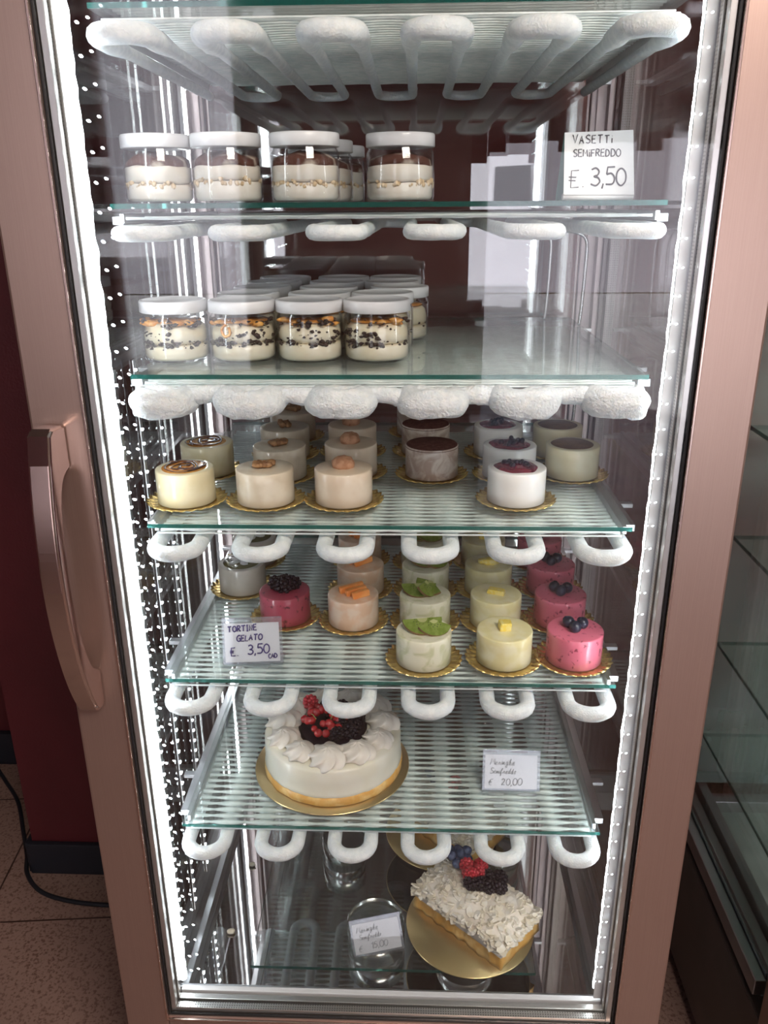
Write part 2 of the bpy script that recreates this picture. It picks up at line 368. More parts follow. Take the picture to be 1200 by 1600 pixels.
for sx in (-1, 1):
    b = NB(); bx(b, sx * .366 - .003, sx * .366 + .003, -.022, .545, PZ + .056, TOP - .002); F('side_pane', b, 'pane')
    b = NB(); bx(b, sx * .392 - .003, sx * .392 + .003, -.022, .575, PZ + .056, TOP - .002); F('side_pane', b, 'pane')
    b = NB()
    bx(b, sx * .379 - .008, sx * .379 + .008, -.018, -.004, PZ + .056, TOP, .001)
    bx(b, sx * .379 - .008, sx * .379 + .008, .53, .545, PZ + .056, TOP, .001)
    F('side_spacer', b, 'spacer')
    b = NB()
    bx(b, sx * .345 - .022, sx * .345 + .018, .550, .562, PZ + .001, TOP, .002)
    bx(b, sx * .385 - .014, sx * .385 + .016, .548, .595, PZ + .056, TOP, .003)
    bx(b, sx * .352 - .004, sx * .352 + .004, .528, .549, PZ + .001, TOP, .001)
    bx(b, sx * .318 - .0015, sx * .318 + .0015, .546, .5495, PZ + .001, TOP)
    bx(b, sx * .335 - .003, sx * .335 + .003, .541, .5495, PZ + .001, TOP)
    F('rear_post', b, 'postalu')
for yy in (.566, .588):
    b = NB(); bx(b, -.36, .36, yy - .003, yy + .003, PZ + .056, TOP - .002); F('rear_pane', b, 'rearpane')
# refrigerant pipes at the right rear
b = NB()
ZS = [.2, .004, -.189, -.3825, -.613, -.864]
for (z1, z2) in ((.004, -.189), (-.189, -.3825)):
    z1p = z1 - (.009 if z1 < -.1 else 0)
    for dx, y0 in ((0, .50), (.045, .42)):
        p = [(.262 + dx - .05, y0 - .0, z1p - .0445), (.262 + dx - .02, y0, z1p - .0455), (.262 + dx, y0, z1 - .058), (.264 + dx, y0, z1 - .1), (.262 + dx, y0, z2 + .03), (.260 + dx, y0, z2 + .001)]
        tube(b, cr(p), .0028, 8)
F('refrigerant_pipe', b, 'tube')

# door
DR = NB()
DZ0, DZ1 = -1.31, .40
def stile(b, x0, x1):
    bx(b, x0, x1, -.062, -.032, DZ0, DZ1, .003)
stile(DR, -.412, -.345); stile(DR, .345, .412); bx(DR, -.345, .345, -.062, -.032, DZ0, -1.185, .002); bx(DR, -.345, .345, -.062, -.032, .335, DZ1, .002)
door = F('door', DR, 'steel')
def FD(name, b, mt, lab=None):
    o = obj(name, b, mt, door)
    if lab: o['label'] = lab
    return o
def rectframe(b, hx, z0, z1, y0, y1, t, bev=.0008):
    bx(b, -hx, -hx + t, y0, y1, z0, z1, bev); bx(b, hx - t, hx, y0, y1, z0, z1, bev)
    bx(b, -hx + t, hx - t, y0, y1, z0, z0 + t, bev); bx(b, -hx + t, hx - t, y0, y1, z1 - t, z1, bev)
b = NB(); rectframe(b, .3475, -1.19, .34, -.0665, -.0622, .0030, .0006); FD('edge_bead', b, 'steel_edge', 'bright bevelled bead along the inner edge')
b = NB(); rectframe(b, .3449, -1.1849, .3349, -.060, -.0555, .0035); rectframe(b, .344, -1.184, .334, -.0445, -.0415, .007); rectframe(b, .342, -1.182, .332, -.0315, -.029, .007); FD('gasket', b, 'gasket', 'black rubber gasket')
b = NB(); rectframe(b, .341, -1.181, .331, -.0555, -.0447, .0075); FD('spacer_bar', b, 'spacer', 'silver perforated spacer bar')
b = NB(); rectframe(b, .339, -1.179, .329, -.0413, -.0317, .0075); FD('spacer_bar', b, 'spacer', 'silver perforated spacer bar')
b = NB(); bx(b, -.3414, .3414, -.0595, -.0565, -1.1812, .3314); FD('glass_pane', b, 'doorpane')
b = NB(); bx(b, -.3349, .3349, -.0440, -.0425, -1.1747, .3249); FD('glass_pane', b, 'doorpane')
# white sill strip inside
b = NB(); bx(b, -.332, .332, -.0285, -.0195, -1.195, -1.169, .001); F('sill_strip', b, 'whiteplastic')
b = NB(); bx(b, -.36, .36, -.0190, -.0125, PZ + .0002, -1.174, .001); F('sill_wall', b, 'alu')
# handle
hb = NB()
outer = [(-.062, -.235), (-.094, -.232), (-.104, -.238), (-.112, -.270), (-.121, -.32), (-.126, -.37), (-.127, -.42), (-.124, -.47), (-.116, -.52), (-.104, -.565), (-.088, -.603), (-.078, -.612), (-.062, -.612)]
inner = [(-.062, -.560), (-.078, -.548), (-.092, -.520), (-.104, -.47), (-.108, -.42), (-.106, -.37), (-.099, -.325), (-.088, -.300), (-.074, -.290), (-.062, -.288)]
def extr(b, pts, x0, x1):
    a = [b.verts.new((x0, y, z)) for y, z in pts]; c = [b.verts.new((x1, y, z)) for y, z in pts]
    n = len(pts)
    for i in range(n):
        b.faces.new((a[i], a[(i + 1) % n], c[(i + 1) % n], c[i]))
    b.faces.new(a[::-1]); b.faces.new(c)
    return a + c
def sm(P): return [(p.y, p.z) for p in cr([(0, y, z) for y, z in P], 5)]
allp = outer[:3] + sm(outer[3:12]) + outer[12:] + sm(inner)
vv = extr(hb, allp, -.3985, -.3715)
hb.edges.ensure_lookup_table()
bmesh.ops.recalc_face_normals(hb, faces=hb.faces)
es = [e for e in hb.edges if len(e.link_faces) == 2 and e.calc_face_angle(0) > .9]
bmesh.ops.bevel(hb, geom=es, offset=.003, segments=3, affect='EDGES')
handle = FD('handle', hb, 'chrome', 'polished chrome bow handle')
b = NB()
ip = sm([(-.112, -.270), (-.121, -.32), (-.126, -.37), (-.127, -.42)])
ip = [(y + .0016, z) for y, z in ip]; NI = len(ip) - 1
a1 = [b.verts.new((-.395, y - .0022, z)) for y, z in ip] ; a2 = [b.verts.new((-.375, y - .0022, z)) for y, z in ip]
a3 = [b.verts.new((-.395, y + .002, z)) for y, z in ip] ; a4 = [b.verts.new((-.375, y + .002, z)) for y, z in ip]
for i in range(NI):
    b.faces.new((a1[i], a1[i + 1], a2[i + 1], a2[i])); b.faces.new((a3[i], a4[i], a4[i + 1], a3[i + 1]))
    b.faces.new((a1[i], a3[i], a3[i + 1], a1[i + 1])); b.faces.new((a2[i], a2[i + 1], a4[i + 1], a4[i]))
b.faces.new((a1[0], a2[0], a4[0], a3[0])); b.faces.new((a1[NI], a3[NI], a4[NI], a2[NI]))
FD('handle_insert', b, 'steel_edge', 'inset plate on the handle, tinted pink in place of a reflection')  # pink tint imitates a bright reflection on the chrome

# LED light strips, plus added glowing dots and rows for their reflections
for sx in (-1, 1):
    b = NB()
    bx(b, sx * .3415 - .0030, sx * .3415 + .0030, -.0275, .002, -1.165, TOP - .01, .001)
    if sx > 0: bx(b, .3195, .338, -.0275, -.0235, -1.165, TOP - .01, .001)
    st = F('light_glint_strip', b, 'whiteplastic'); st['label'] = 'vertical lit LED strip'
    x0 = sx * (.3300 if sx < 0 else .3245)
    b = NB()
    npt = 260
    pts = [(x0, -.0180 if sx < 0 else -.0155, -1.155 + (TOP + 1.135) * i / npt) for i in range(npt + 1)]
    r0 = .0060 if sx < 0 else .0045
    tube(b, pts, lambda i: r0 * (1 + .32 * noise.noise(Vector((i * .23, sx, 0))) + .07 * math.sin(i * 1.6)), 12)
    obj('diffuser', b, 'led', st)
    n = 50
    cb = None
    for xx, yy, sz in (((-.3085, -.0388, .0019), (-.2970, -.0388, .0017)) if sx < 0 else ((.3225, -.0388, .0012), (.3160, -.0388, .0010))):  # added dots, standing in for strip reflections within the door glass
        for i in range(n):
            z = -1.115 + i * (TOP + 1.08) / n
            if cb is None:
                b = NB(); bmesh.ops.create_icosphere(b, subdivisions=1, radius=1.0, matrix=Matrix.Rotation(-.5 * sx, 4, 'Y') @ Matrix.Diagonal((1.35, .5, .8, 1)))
                cb = o = obj('glint', b, 'ledglint', st)
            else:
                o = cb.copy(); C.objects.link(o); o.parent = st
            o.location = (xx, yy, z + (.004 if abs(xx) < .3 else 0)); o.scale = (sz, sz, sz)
b = NB(); bx(b, -.3605, -.3535, .520, .5275, PZ + .06, TOP - .01, .001)  # added glowing strip imitating a reflected line, no lamp of the cabinet
st = F('light_glint_strip', b, 'whiteplastic'); st['label'] = 'added glowing strip in the left rear corner, standing in for a reflection'
b = NB(); pts = [(-.3515, .5225, PZ + .07 + (TOP - PZ - .1) * i / 200) for i in range(201)]
tube(b, pts, lambda i: .0026 * (1 + .3 * noise.noise(Vector((i * .3, 4, 0)))), 8); obj('diffuser', b, 'led', st)

for yy, ss in ((.085, .0026), (.165, .0030), (.255, .0026)):  # added glowing rows imitating reflections in the left pane, not real lamps
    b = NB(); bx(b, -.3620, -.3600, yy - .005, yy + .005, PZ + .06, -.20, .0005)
    st = F('light_glint_strip', b, 'alu'); st['label'] = 'added row of glowing dots on the left side pane, standing in for reflections'
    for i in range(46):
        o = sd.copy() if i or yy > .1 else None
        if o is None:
            b = NB(); bmesh.ops.create_icosphere(b, subdivisions=1, radius=1.0, matrix=Matrix.Diagonal((.5, 1.5, .75, 1))); o = sd = obj('glint', b, 'ledglintdim', st)
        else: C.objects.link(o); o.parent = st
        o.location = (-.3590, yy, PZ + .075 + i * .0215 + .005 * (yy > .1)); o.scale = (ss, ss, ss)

# ------------------------------------------------------------------ evaporator shelves and their glass
PITCH = .1100
def serp(zc, ymax, r, n=10):
    pts = []
    half = PITCH / 4
    xs = [-5.5 * PITCH / 2 + i * PITCH / 2 for i in range(12)]
    yf, yb = -.035 + r + half, ymax - half
    K = 26
    for i, x in enumerate(xs):
        ys = [yb + (yf - yb) * t / K for t in range(K + 1)]
        if i % 2 == 1: ys = ys[::-1]
        for y in ys: pts.append((x, y, zc))
        if i < 11:
            cx = x + half; s = -1 if i % 2 == 0 else 1; yc = ys[-1]
            for k in range(1, 12):
                a = PI * k / 12
                pts.append((cx - half * math.cos(a), yc + s * half * math.sin(a), zc))
    return pts
def cr_like(P): return P
sname = ['topmost, seen from below', 'second from the top, under the jars with cocoa', 'third from the top, thickly furred with frost', 'fourth from the top, under the mousse cakes with nuts', 'fifth from the top, under the fruit mousse cakes', 'lowest, under the big berry cake']
sgl = ['topmost clear glass shelf plate at the frame top', 'glass shelf plate carrying the cocoa jars and folded price card', 'glass shelf plate carrying the caramel and crumb jars', 'glass shelf plate carrying walnut, cocoa and jam mousse cakes', 'glass shelf plate carrying kiwi, lemon and pink mousse cakes', 'glass shelf plate carrying the big round berry cake']
RC = [.0115, .0085, .0135, .0105, .0105, .0105]
def RF(P, r, k):
    if k: return lambda i: r
    return lambda i: r * (.62 + .38 * max(0, min(1, (.10 - P[i][1]) / .06)))
for k, z in enumerate(ZS):
    ev = thing('evaporator_shelf', 'frosted serpentine cooling shelf, ' + sname[k], 'cooling shelf', (0, 0, z - .0275), 0, 'frosted cooling coil shelves')
    zc = -.004; r = RC[k]
    b = NB(); heavy = (k == 2)
    amp = .0034 if heavy else .0007
    def dsp(q, amp=amp, heavy=heavy, k=k):
        v = noise.noise(q * 45 + Vector((k * 9, 0, 0))) + .4 * noise.noise(q * 130) + .3 * noise.noise(q * 330)
        g = amp * v
        if heavy and abs(q.x) > .302: g = min(g, -.0005)
        if heavy and q.y < -.028: g = min(g, .0008)
        elif heavy and q.y < .06 and abs(q.x) <= .302: g += .004 * (1 - max(0, q.y) / .06)
        return g
    tube(b, serp(zc, .53, r), RF(serp(zc, .53, r), r, k), 26 if heavy else 12, disp=dsp)
    if heavy: tube(b, [(-.305 + .61 * i / 160, .004 + .002 * math.sin(i * .35), .002) for i in range(161)], .0105, 16, disp=lambda q: .0045 * noise.noise(q * 50) + .0015 * noise.noise(q * 220))
    obj('frosted_coil', b, 'frostthick' if heavy else 'frost', ev)
    # wires
    if k == 1: rng = [0.02, .09, .2, .31, .42, .5]
    else: rng = [.010 + i * .0136 for i in range(38)]
    b = NB()
    N = 48
    xs = [-.30 + .60 * i / N for i in range(N + 1)]
    tx = [-5.5 * PITCH / 2 + i * PITCH / 2 for i in range(12)]
    ice = {0: .5, 1: .2, 2: 1.3, 3: 1.2, 4: 1.3, 5: 1.8}[k]
    for y in rng:
        def wr(i, y=y):
            dd = min(abs(xs[i] - t) for t in tx) / (PITCH / 4)
            if y < .012: return .0013
            return (.0017 if k else .0015) + ice * .0019 * (1 - dd) ** 1.3 * (1 + .35 * noise.noise(Vector((xs[i] * 40, y * 90, k))))
        tube(b, [(x, y, .0135 - (.002 if k else 0)) for x in xs], wr, 6)
    obj('wire_grid', b, 'wire', ev)
    for sx in (-1, 1):
        b = NB(); bx(b, sx * .319 - .007, sx * .319 + .007, .045, .515, .004, .0135, .001); bx(b, sx * .3085 - .003, sx * .3085 + .003, .030, .515, .006, .0165, .001)
        bx(b, sx * .334 - .010, sx * .334 + .010, .13, .142, .006, .012, .001); bx(b, sx * .334 - .010, sx * .334 + .010, .5, .512, .006, .012, .001)
        obj('side_rail', b, 'alu' , ev)
    g = NB(); bx(g, -.31, .31, .0, .53, -.0055, 0)
    g.faces.ensure_lookup_table()
    for f in g.faces:
        if abs(f.normal.z) < .5 and abs(f.calc_center_median().y - .265) > .1: f.material_index = 1
    go = obj('glass_shelf', g, ['shelfglass', 'glassedge'], None, (0, 0, z))
    tag(go, sgl[k], 'glass shelf', 'glass shelf plates')

# ------------------------------------------------------------------ jars
random.seed(5)
def mk_jar(kind, seed, full=True):
    rnd = random.Random(seed)
    lab = 'x'
    j = thing('dessert_jar', lab, 'jar')
    R, H = .0430, .0765
    b = NB()
    lathe(b, [(0, .0005), (R - .004, .0), (R - .001, .002), (R, .006), (R, .055), (R - .003, .060), (R - .003, .064)], 40)
    lathe(b, [(0, .0022), (R - .005, .0022), (R - .0014, .006), (R - .0014, .055), (R - .004, .060), (R - .004, .064)], 40)
    obj('jar_body', b, 'jar', j)
    b = NB()
    lathe(b, [(0, .0615), (R - .001, .0615), (R + .0006, .0622), (R + .0006, .0745), (R - .0005, .0765), (R - .004, .0768), (R - .0045, .0758), (0, .0758)], 44)
    obj('lid', b, 'lid', j)
    ri = R - .0021
    mid = .0225 + rnd.uniform(-.002, .002)
    b = NB()
    def wav(a, r, z, s=seed):
        if z < .006: return r, z
        return r, z + .0018 * noise.noise(Vector((math.cos(a) * 2, math.sin(a) * 2, s * 1.7 + z * 40)))
    lathe(b, [(0, .0026), (ri - .003, .0026), (ri, .006), (ri, mid - .002), (ri - .003, mid), (0, mid)], 40, fn=wav)
    lathe(b, ([(0, mid + .001), (ri - .003, mid + .001), (ri, mid + .004), (ri, .040), (ri - .003, .043), (0, .044)] if kind == 'cocoa' else [(0, mid + .001), (ri - .005, mid + .001), (ri - .0008, mid + .005), (ri - .0004, mid + .012), (ri - .0025, .043), (ri - .008, .0485), (0, .050)]), 40, fn=wav)
    obj('cream', b, 'creamlight' if kind == 'cocoa' else 'cream', j)
    if kind == 'cocoa':
        b = NB()
        for i in range(70):
            a = 2 * PI * i / 70 + rnd.uniform(-.06, .06)
            if noise.noise(Vector((math.cos(a) * 2, math.sin(a) * 2, seed))) > -.12: blob(b, ((ri - .0014) * math.cos(a), (ri - .0014) * math.sin(a), mid + rnd.uniform(-.004, .003)), rnd.uniform(.0018, .0042), 1, .3, seed=i)
        obj('biscuit_crumb', b, 'biscuit', j)['kind'] = 'stuff'
        ph = rnd.uniform(0, 6)
        def top(a, r, z):
            nn = noise.noise(Vector((math.cos(a) * 1.3 + seed * 3, math.sin(a) * 1.3, r * 30)))
            return r, z + (.0060 * nn if r > .008 else 0)
        b = NB(); lathe(b, [(0, .0560), (.010, .0562), (.020, .0552), (ri - .012, .0535), (ri - .006, .0505), (ri - .0018, .0480), (ri - .0006, .0425), (ri - .0006, .0398), (ri - .006, .0380)], 48, fn=top)
        obj('cocoa_top', b, 'cocoatop', j)
    else:
        n = 130 if full else 30
        cl = [(1.5 * PI + rnd.uniform(-1.3, 1.3), rnd.choice((mid + .001, mid + .003, .048, .051, .036))) for _ in range(9)]
        b = NB()
        for i in range(n):
            a = rnd.uniform(PI + .1, 2 * PI - .1) if full else rnd.uniform(0, 2 * PI)
            m_ = i % 4
            if m_ < 2: zz = mid + rnd.gauss(.001, .0022)
            elif m_ == 2: zz = rnd.uniform(.046, .055)
            else: zz = mid + abs(rnd.gauss(0, .011)); a = 1.5 * PI + rnd.gauss((seed % 3 - 1) * .5, .35)
            if seed % 4 == 2 and i % 2: a = 1.5 * PI + rnd.gauss(.15, .28); zz = rnd.uniform(.020, .054)
            if full and i % 5 < 3:
                ca, cz = cl[i % 9]; a = ca + rnd.gauss(0, .13); zz = cz + rnd.gauss(0, .0022)
            rr = ri - .0006
            blob(b, (rr * math.cos(a), rr * math.sin(a), min(.056, zz)), rnd.choice((.0008, .0014, .0022, .0031)) * rnd.uniform(.8, 1.15), 1, .9, 60, (1.2, 1.0, .8), i)
        obj('cocoa_crumb', b, 'crumb', j)['kind'] = 'stuff'
        b = NB()
        if full:
            for i in range(6):
                a = 1.5 * PI + (rnd.uniform(-1.2, 1.2) if seed % 4 != 3 else rnd.uniform(.2, 1.1)); blob(b, ((ri - .004) * math.cos(a), (ri - .004) * math.sin(a), rnd.uniform(.048, .054)), rnd.uniform(.004, .007), 2, .5, 40, (1.3, .8, .6), seed + i)
            if seed % 4 == 1:
                tube(b, cr([(-.014, -.0395, .049), (-.020, -.037, .042), (-.016, -.0393, .034), (-.009, -.0408, .037), (-.010, -.0405, .046)], 5), .0020, 7)
        lathe(b, [(0, .0505), (ri - .010, .0505), (ri - .006, .0495), (ri - .006, .0510), (ri - .012, .0532), (0, .0535)], 36)
        obj('caramel', b, 'caramel', j)
    return j
G1 = 'jars with cocoa on the upper glass shelf'
spec1 = [(-.286, .118, 'leftmost cocoa dusted cream jar on the upper shelf', 1), (-.198, .110, 'second jar from the left among the cocoa jars, cream swirl showing through', 2), (-.102, .112, 'third cocoa jar from the left, dusted cocoa slanting over white cream', 3), (.014, .135, 'rightmost cocoa jar, standing apart on the upper shelf', 4)]
for x, y, lb, s in spec1:
    j = mk_jar('cocoa', s); j.location = (x, y, .0043); j['label'] = lb; j['group'] = G1; j.scale = (.98, .98, 1.02)
bj = mk_jar('cocoa', 9, False); bj.location = (-.094, .215, .0043); bj['label'] = 'cocoa jar half hidden behind the third front jar'; bj['group'] = G1
copything(bj, 'farther cocoa jar peeping out between the two right front jars', (-.085, .325, .0043), 1.0, G1)
G2 = 'jars with caramel on the second glass shelf'
colx = [-.282, -.192, -.104, -.016]
names = ['left end jar of the crumb jars, caramel layer under a flat top', 'second crumb jar from the left, with an amber caramel loop on the cream', 'third crumb jar from the left, with a dark heap of crumbs', 'right front crumb jar, with an orange caramel corner']
for i in range(4):
    j = mk_jar('crumb', 4 + i); j.location = (colx[i], .113, -.1887); j['label'] = names[i]; j['group'] = G2
bj = mk_jar('crumb', 21, False); first = True
cn = {1: 'second', 2: 'third', 3: 'right'}
rn = {1: 'directly behind the front one', 2: 'third from the front', 3: 'fourth from the front', 4: 'rearmost'}
for c_ in (3, 2, 1):
    for r_ in range(1, 5):
        loc = (colx[c_] + .004 * r_ + (.018 if (c_ == 3 and r_ == 2) else 0) - (.012 if c_ == 1 else 0), .113 + .0895 * r_, -.1887)
        lb = 'white lidded crumb jar in the %s column, %s' % (cn[c_], rn[r_])
        if first: bj.location = loc; bj['label'] = lb; bj['group'] = G2; first = False
        else: copything(bj, lb, loc, r_ * 1.3 + c_, G2)

# ------------------------------------------------------------------ gold boards and small cakes
def board_mesh():
    b = NB()
    def fn(a, r, z):
        if r > .047: return r * (1 + .022 * math.cos(26 * a)), z + .0012 * math.cos(26 * a)
        return r, z
    lathe(b, [(0, .0002), (.044, .0002), (.0475, .0012), (.0545, .0034), (.0548, .0042), (.0475, .0022), (.0435, .0012), (0, .0012)], 156, fn=fn)
    return b
board0 = tag(obj('gold_cake_board', board_mesh(), 'gold'), 'x', 'cake board')
board_used = [False]
def put_board(loc, label, group):
    global board0
    if not board_used[0]: o = board0; board_used[0] = True
    else: o = board0.copy(); C.objects.link(o)
    o.location = loc; o['label'] = label; o['group'] = group; o.rotation_euler = (0, 0, random.uniform(0, 6))
def cyl(b, R=.0395, H=.047, bev=.0015, dish=0.0, wob=.0):
    def fn(a, r, z): return (r * (1 + wob * noise.noise(Vector((math.cos(a), math.sin(a), z * 60)))), z)
    lathe(b, [(0, 0), (R - .001, 0), (R, .001), (R, H * .35), (R, H * .7), (R, H - bev), (R - bev * .6, H - bev * .2), (R - bev * 1.6, H), (R * .6, H - dish), (0, H - dish)], 56, fn=fn)
HC = .047
def berry_cluster(b, c, r, seed=0, n=26, dr=.0022, sq=(1, 1, 1)):
    rnd = random.Random(seed); dr *= 1.3
    for i in range(n):
        t = math.acos(1 - 2 * (i + .5) / n); a = i * 2.39996 + seed
        p = Vector((math.sin(t) * math.cos(a) * sq[0], math.sin(t) * math.sin(a) * sq[1], math.cos(t) * sq[2])) * (r - dr * .5)
        blob(b, Vector(c) + p, dr * rnd.uniform(.9, 1.12), 2 if r > .0112 else 1)
    blob(b, c, r * .85, 1, sq=sq)
def blueberry(b, c, r, rot=None):
    rt = rot or Matrix.Rotation(0, 3, 'X')
    def add(prof):
        rings = lathe(b, prof, 18)
        for rg in rings:
            for v_ in rg: v_.co = rt @ v_.co + Vector(c)
    add([(0, -r * .92), (r * .5, -r * .82), (r * .88, -r * .42), (r, 0), (r * .9, r * .42), (r * .6, r * .78), (r * .40, r * .90), (r * .36, r * 1.02), (r * .28, r * .84), (0, r * .74)])
def kiwi_slice(parent, R, loc, rot, half=True, frac=.5, th=.004):
    b = NB(); n = 26; A = 2 * PI * frac
    def ring(rr, z): return [b.verts.new((rr * math.cos(A * i / n), rr * math.sin(A * i / n), z)) for i in range(n + 1)]
    radii = [.0005, R * .26, R * .93, R]
    top = [ring(r, th) for r in radii]; bot = [ring(r, 0) for r in radii]
    for k_ in range(3):
        for i in range(n):
            f = b.faces.new((top[k_][i], top[k_][i + 1], top[k_ + 1][i + 1], top[k_ + 1][i])); f.material_index = [1, 0, 0][k_]
            f = b.faces.new((bot[k_][i], bot[k_ + 1][i], bot[k_ + 1][i + 1], bot[k_][i + 1])); f.material_index = [1, 0, 0][k_]
    for i in range(n):
        f = b.faces.new((top[3][i], top[3][i + 1], bot[3][i + 1], bot[3][i])); f.material_index = 2
    for k_ in range(3):
        for i in (0, n):
            f = b.faces.new((top[k_][i], top[k_ + 1][i], bot[k_ + 1][i], bot[k_][i])); f.material_index = 0
    o = obj('kiwi_slice', b, ['kiwi', 'kiwicore', 'kiwiskin'], parent, loc, rot)
    s = NB(); m_ = int(26 * frac)
    for i in range(m_):
        a = A * (i + .5) / m_; rr = R * (.38 + .10 * (i % 2)); blob(s, (rr * math.cos(a), rr * math.sin(a), th), .0008, 1, sq=(1.4, .8, .5), rot=Matrix.Rotation(a, 3, 'Z'))
    obj('seeds', s, 'seed', o)
    return o
def mk_cake(kind, seed=0):
    rnd = random.Random(seed * 7 + len(kind))
    c = thing('mousse_cake', 'x', 'cake')
    body = {'caramel': 'cake_vanilla', 'walnut': 'cake_walnut', 'amaretto': 'cake_amaretto', 'cocoa': 'cake_cocoa', 'jam': 'cake_yogurt', 'choc': 'cake_custard', 'grey': 'cake_grey', 'blackberry': 'cake_black', 'melon': 'cake_orange', 'kiwi': 'cake_kiwi', 'lemon': 'cake_lemon', 'pink': 'cake_pink'}[kind]
    b = NB(); cyl(b); o = obj('mousse_body', b, body, c)
    if kind == 'caramel':
        b = NB()
        def f1(a, r, z): return r * (1 + .08 * noise.noise(Vector((math.cos(a), math.sin(a), seed)))), z
        lathe(b, [(0, HC + .0008), (.026, HC + .0008), (.0305, HC)], 36, (-.001, .0, 0), fn=f1)
        obj('caramel_glaze', b, 'caramel', c)
        b = NB()
        pts = []
        for i in range(110):
            t = i / 109; a = t * 2 * PI * 3.4 + seed
            rr = .004 + .0265 * t
            pts.append((rr * math.cos(a) + .0022 * math.sin(a * 2.3), rr * math.sin(a) + .003 * math.cos(a * 1.7), HC + .0015))
        tube(b, pts, lambda i: .0018 + .0009 * math.sin(i * .35), 6, flat=.5)
        obj('caramel_swirl', b, 'darkcaramel', c)
    elif kind == 'walnut':
        b = NB(); R_ = Matrix.Rotation(rnd.uniform(-.4, .4), 3, 'Z')
        for i in range(9):
            u = (i % 5 - 2) * .0042; v_ = (.0035 if i < 5 else -.0035)
            blob(b, R_ @ Vector((u * 1.3, v_ * 1.3, .0045)) + Vector((0, 0, HC)), .0056, 2, .5, 60, (1, .95, .8), seed * 9 + i)
        obj('walnut_half', b, 'walnut', c)
    elif kind == 'amaretto':
        b = NB(); blob(b, (0, .002, HC + .0045), .0158, 3, .12, 60, (1, .95, .72), seed)
        obj('amaretto_biscuit', b, 'amaretto', c)
    elif kind == 'cocoa':
        b = NB(); lathe(b, [(0, HC + .0006), (.0375, HC + .0006), (.0392, HC - .0012), (.0397, HC - .003), (.0393, HC - .003)], 56)
        obj('cocoa_top', b, 'choc_dark', c)
    elif kind == 'jam':
        b = NB()
        def f2(a, r, z): return r * (1 + .16 * noise.noise(Vector((1.5 * math.cos(a), 1.5 * math.sin(a), seed * 2.2)))), z
        lathe(b, [(0, HC + .0035), (.018, HC + .003), (.026, HC + .002), (.0305, HC - .0002)], 44, fn=f2)
        obj('jam_topping', b, 'jam', c)
        b = NB()
        for i in range(13): blob(b, (rnd.uniform(-.018, .018), rnd.uniform(-.010, .012), HC + .004), rnd.uniform(.0028, .0042), 2)
        obj('berries', b, 'blackberry', c)
    elif kind == 'choc':
        b = NB()
        def f3(a, r, z): return r * (1 + .04 * noise.noise(Vector((1.5 * math.cos(a), 1.5 * math.sin(a), seed * 2.2)))), z
        lathe(b, [(0, HC + .0010), (.029, HC + .0010), (.0315, HC)], 44, (-.001, 0, 0), fn=f3)
        obj('chocolate_disc', b, 'choc', c)
    elif kind == 'grey':
        b = NB(); lathe(b, [(0, HC + .0012), (.028, HC + .0012), (.031, HC)], 40); obj('glaze', b, 'olive', c)
        b = NB()
        for i in range(5):
            a = i * 1.3; blob(b, (.013 * math.cos(a), .011 * math.sin(a), HC + .0022), .0085, 2, .4, 50, (1.3, .8, .2), i, rot=Matrix.Rotation(a, 3, 'Z'))
        obj('cream_swirl', b, 'cake_yogurt', c)
    elif kind == 'blackberry':
        for i, (x, y) in enumerate([(-.012, .004), (.012, .005), (0, -.007), (.001, .010)]):
            b = NB(); berry_cluster(b, (x, y, HC + .009), .0118, i, 30, .0026, (1.15, 1, .95)); obj('blackberry', b, 'blackberry', c)
    elif kind == 'melon':
        for i in range(2 if seed else 3):
            b = NB(); L_ = .020 - .003 * i
            bx(b, -L_, L_, -.0045, .0045, 0, .0105, .002)
            obj('melon_slice', b, 'papaya', c, (-.003 + .008 * i, .008 - .011 * i, HC + .0002), (0, -.08, .45 + .15 * seed))
    elif kind == 'kiwi':
        if seed % 4 == 1:
            kiwi_slice(c, .027, (-.010, .010, HC + .0100), (-.42, 0, PI * 1.02), frac=.5)
            kiwi_slice(c, .026, (.012, .016, HC + .0120), (-.55, .0, PI * .85), frac=.4)
            kiwi_slice(c, .027, (-.001, .004, HC + .0200), (-.95, .0, PI * 1.35), frac=.27)
        else:
            t_ = [.0, 0, .25, -.15][seed % 4]
            kiwi_slice(c, .0285, (-.003, .009, HC + .0105), (-.40, 0, PI * 1.06 + t_), frac=.5)
            kiwi_slice(c, .0270, (.012, .004, HC + .0125), (-.55, .12, PI * 1.22 + t_), frac=.36)
    elif kind == 'lemon':
        b = NB()
        if seed % 4 == 1: bx(b, -.013, .013, -.006, .006, 0, .008, .0015)
        elif seed % 4 == 2: blob(b, (0, 0, .004), .016, 3, .35, 60, (1.1, .6, .4), 3)
        else: bx(b, -.0085, .0085, -.0075, .0075, 0, .0125, .0015)
        for v_ in b.verts: v_.co += Vector((noise.noise(v_.co * 200), noise.noise(v_.co * 180 + Vector((5, 5, 5))), 0)) * .002
        obj('fruit_chunk', b, 'pineapple', c, (.0, -.001, HC - .0002), (0, .0, -.4 if seed % 4 == 1 else .1))
    elif kind == 'pink':
        for i, (x, y) in enumerate([(-.009, .006), (.010, .003), (-.002, -.009)]):
            b = NB(); blueberry(b, (0, 0, 0), .0088, Matrix.Rotation(rnd.uniform(-1, 1), 3, 'X') @ Matrix.Rotation(rnd.uniform(-1, 1), 3, 'Y')); obj('blueberry', b, 'blueberry', c, (x, y, HC + .0075))
    return c
Z3, Z4 = -.3825, -.613
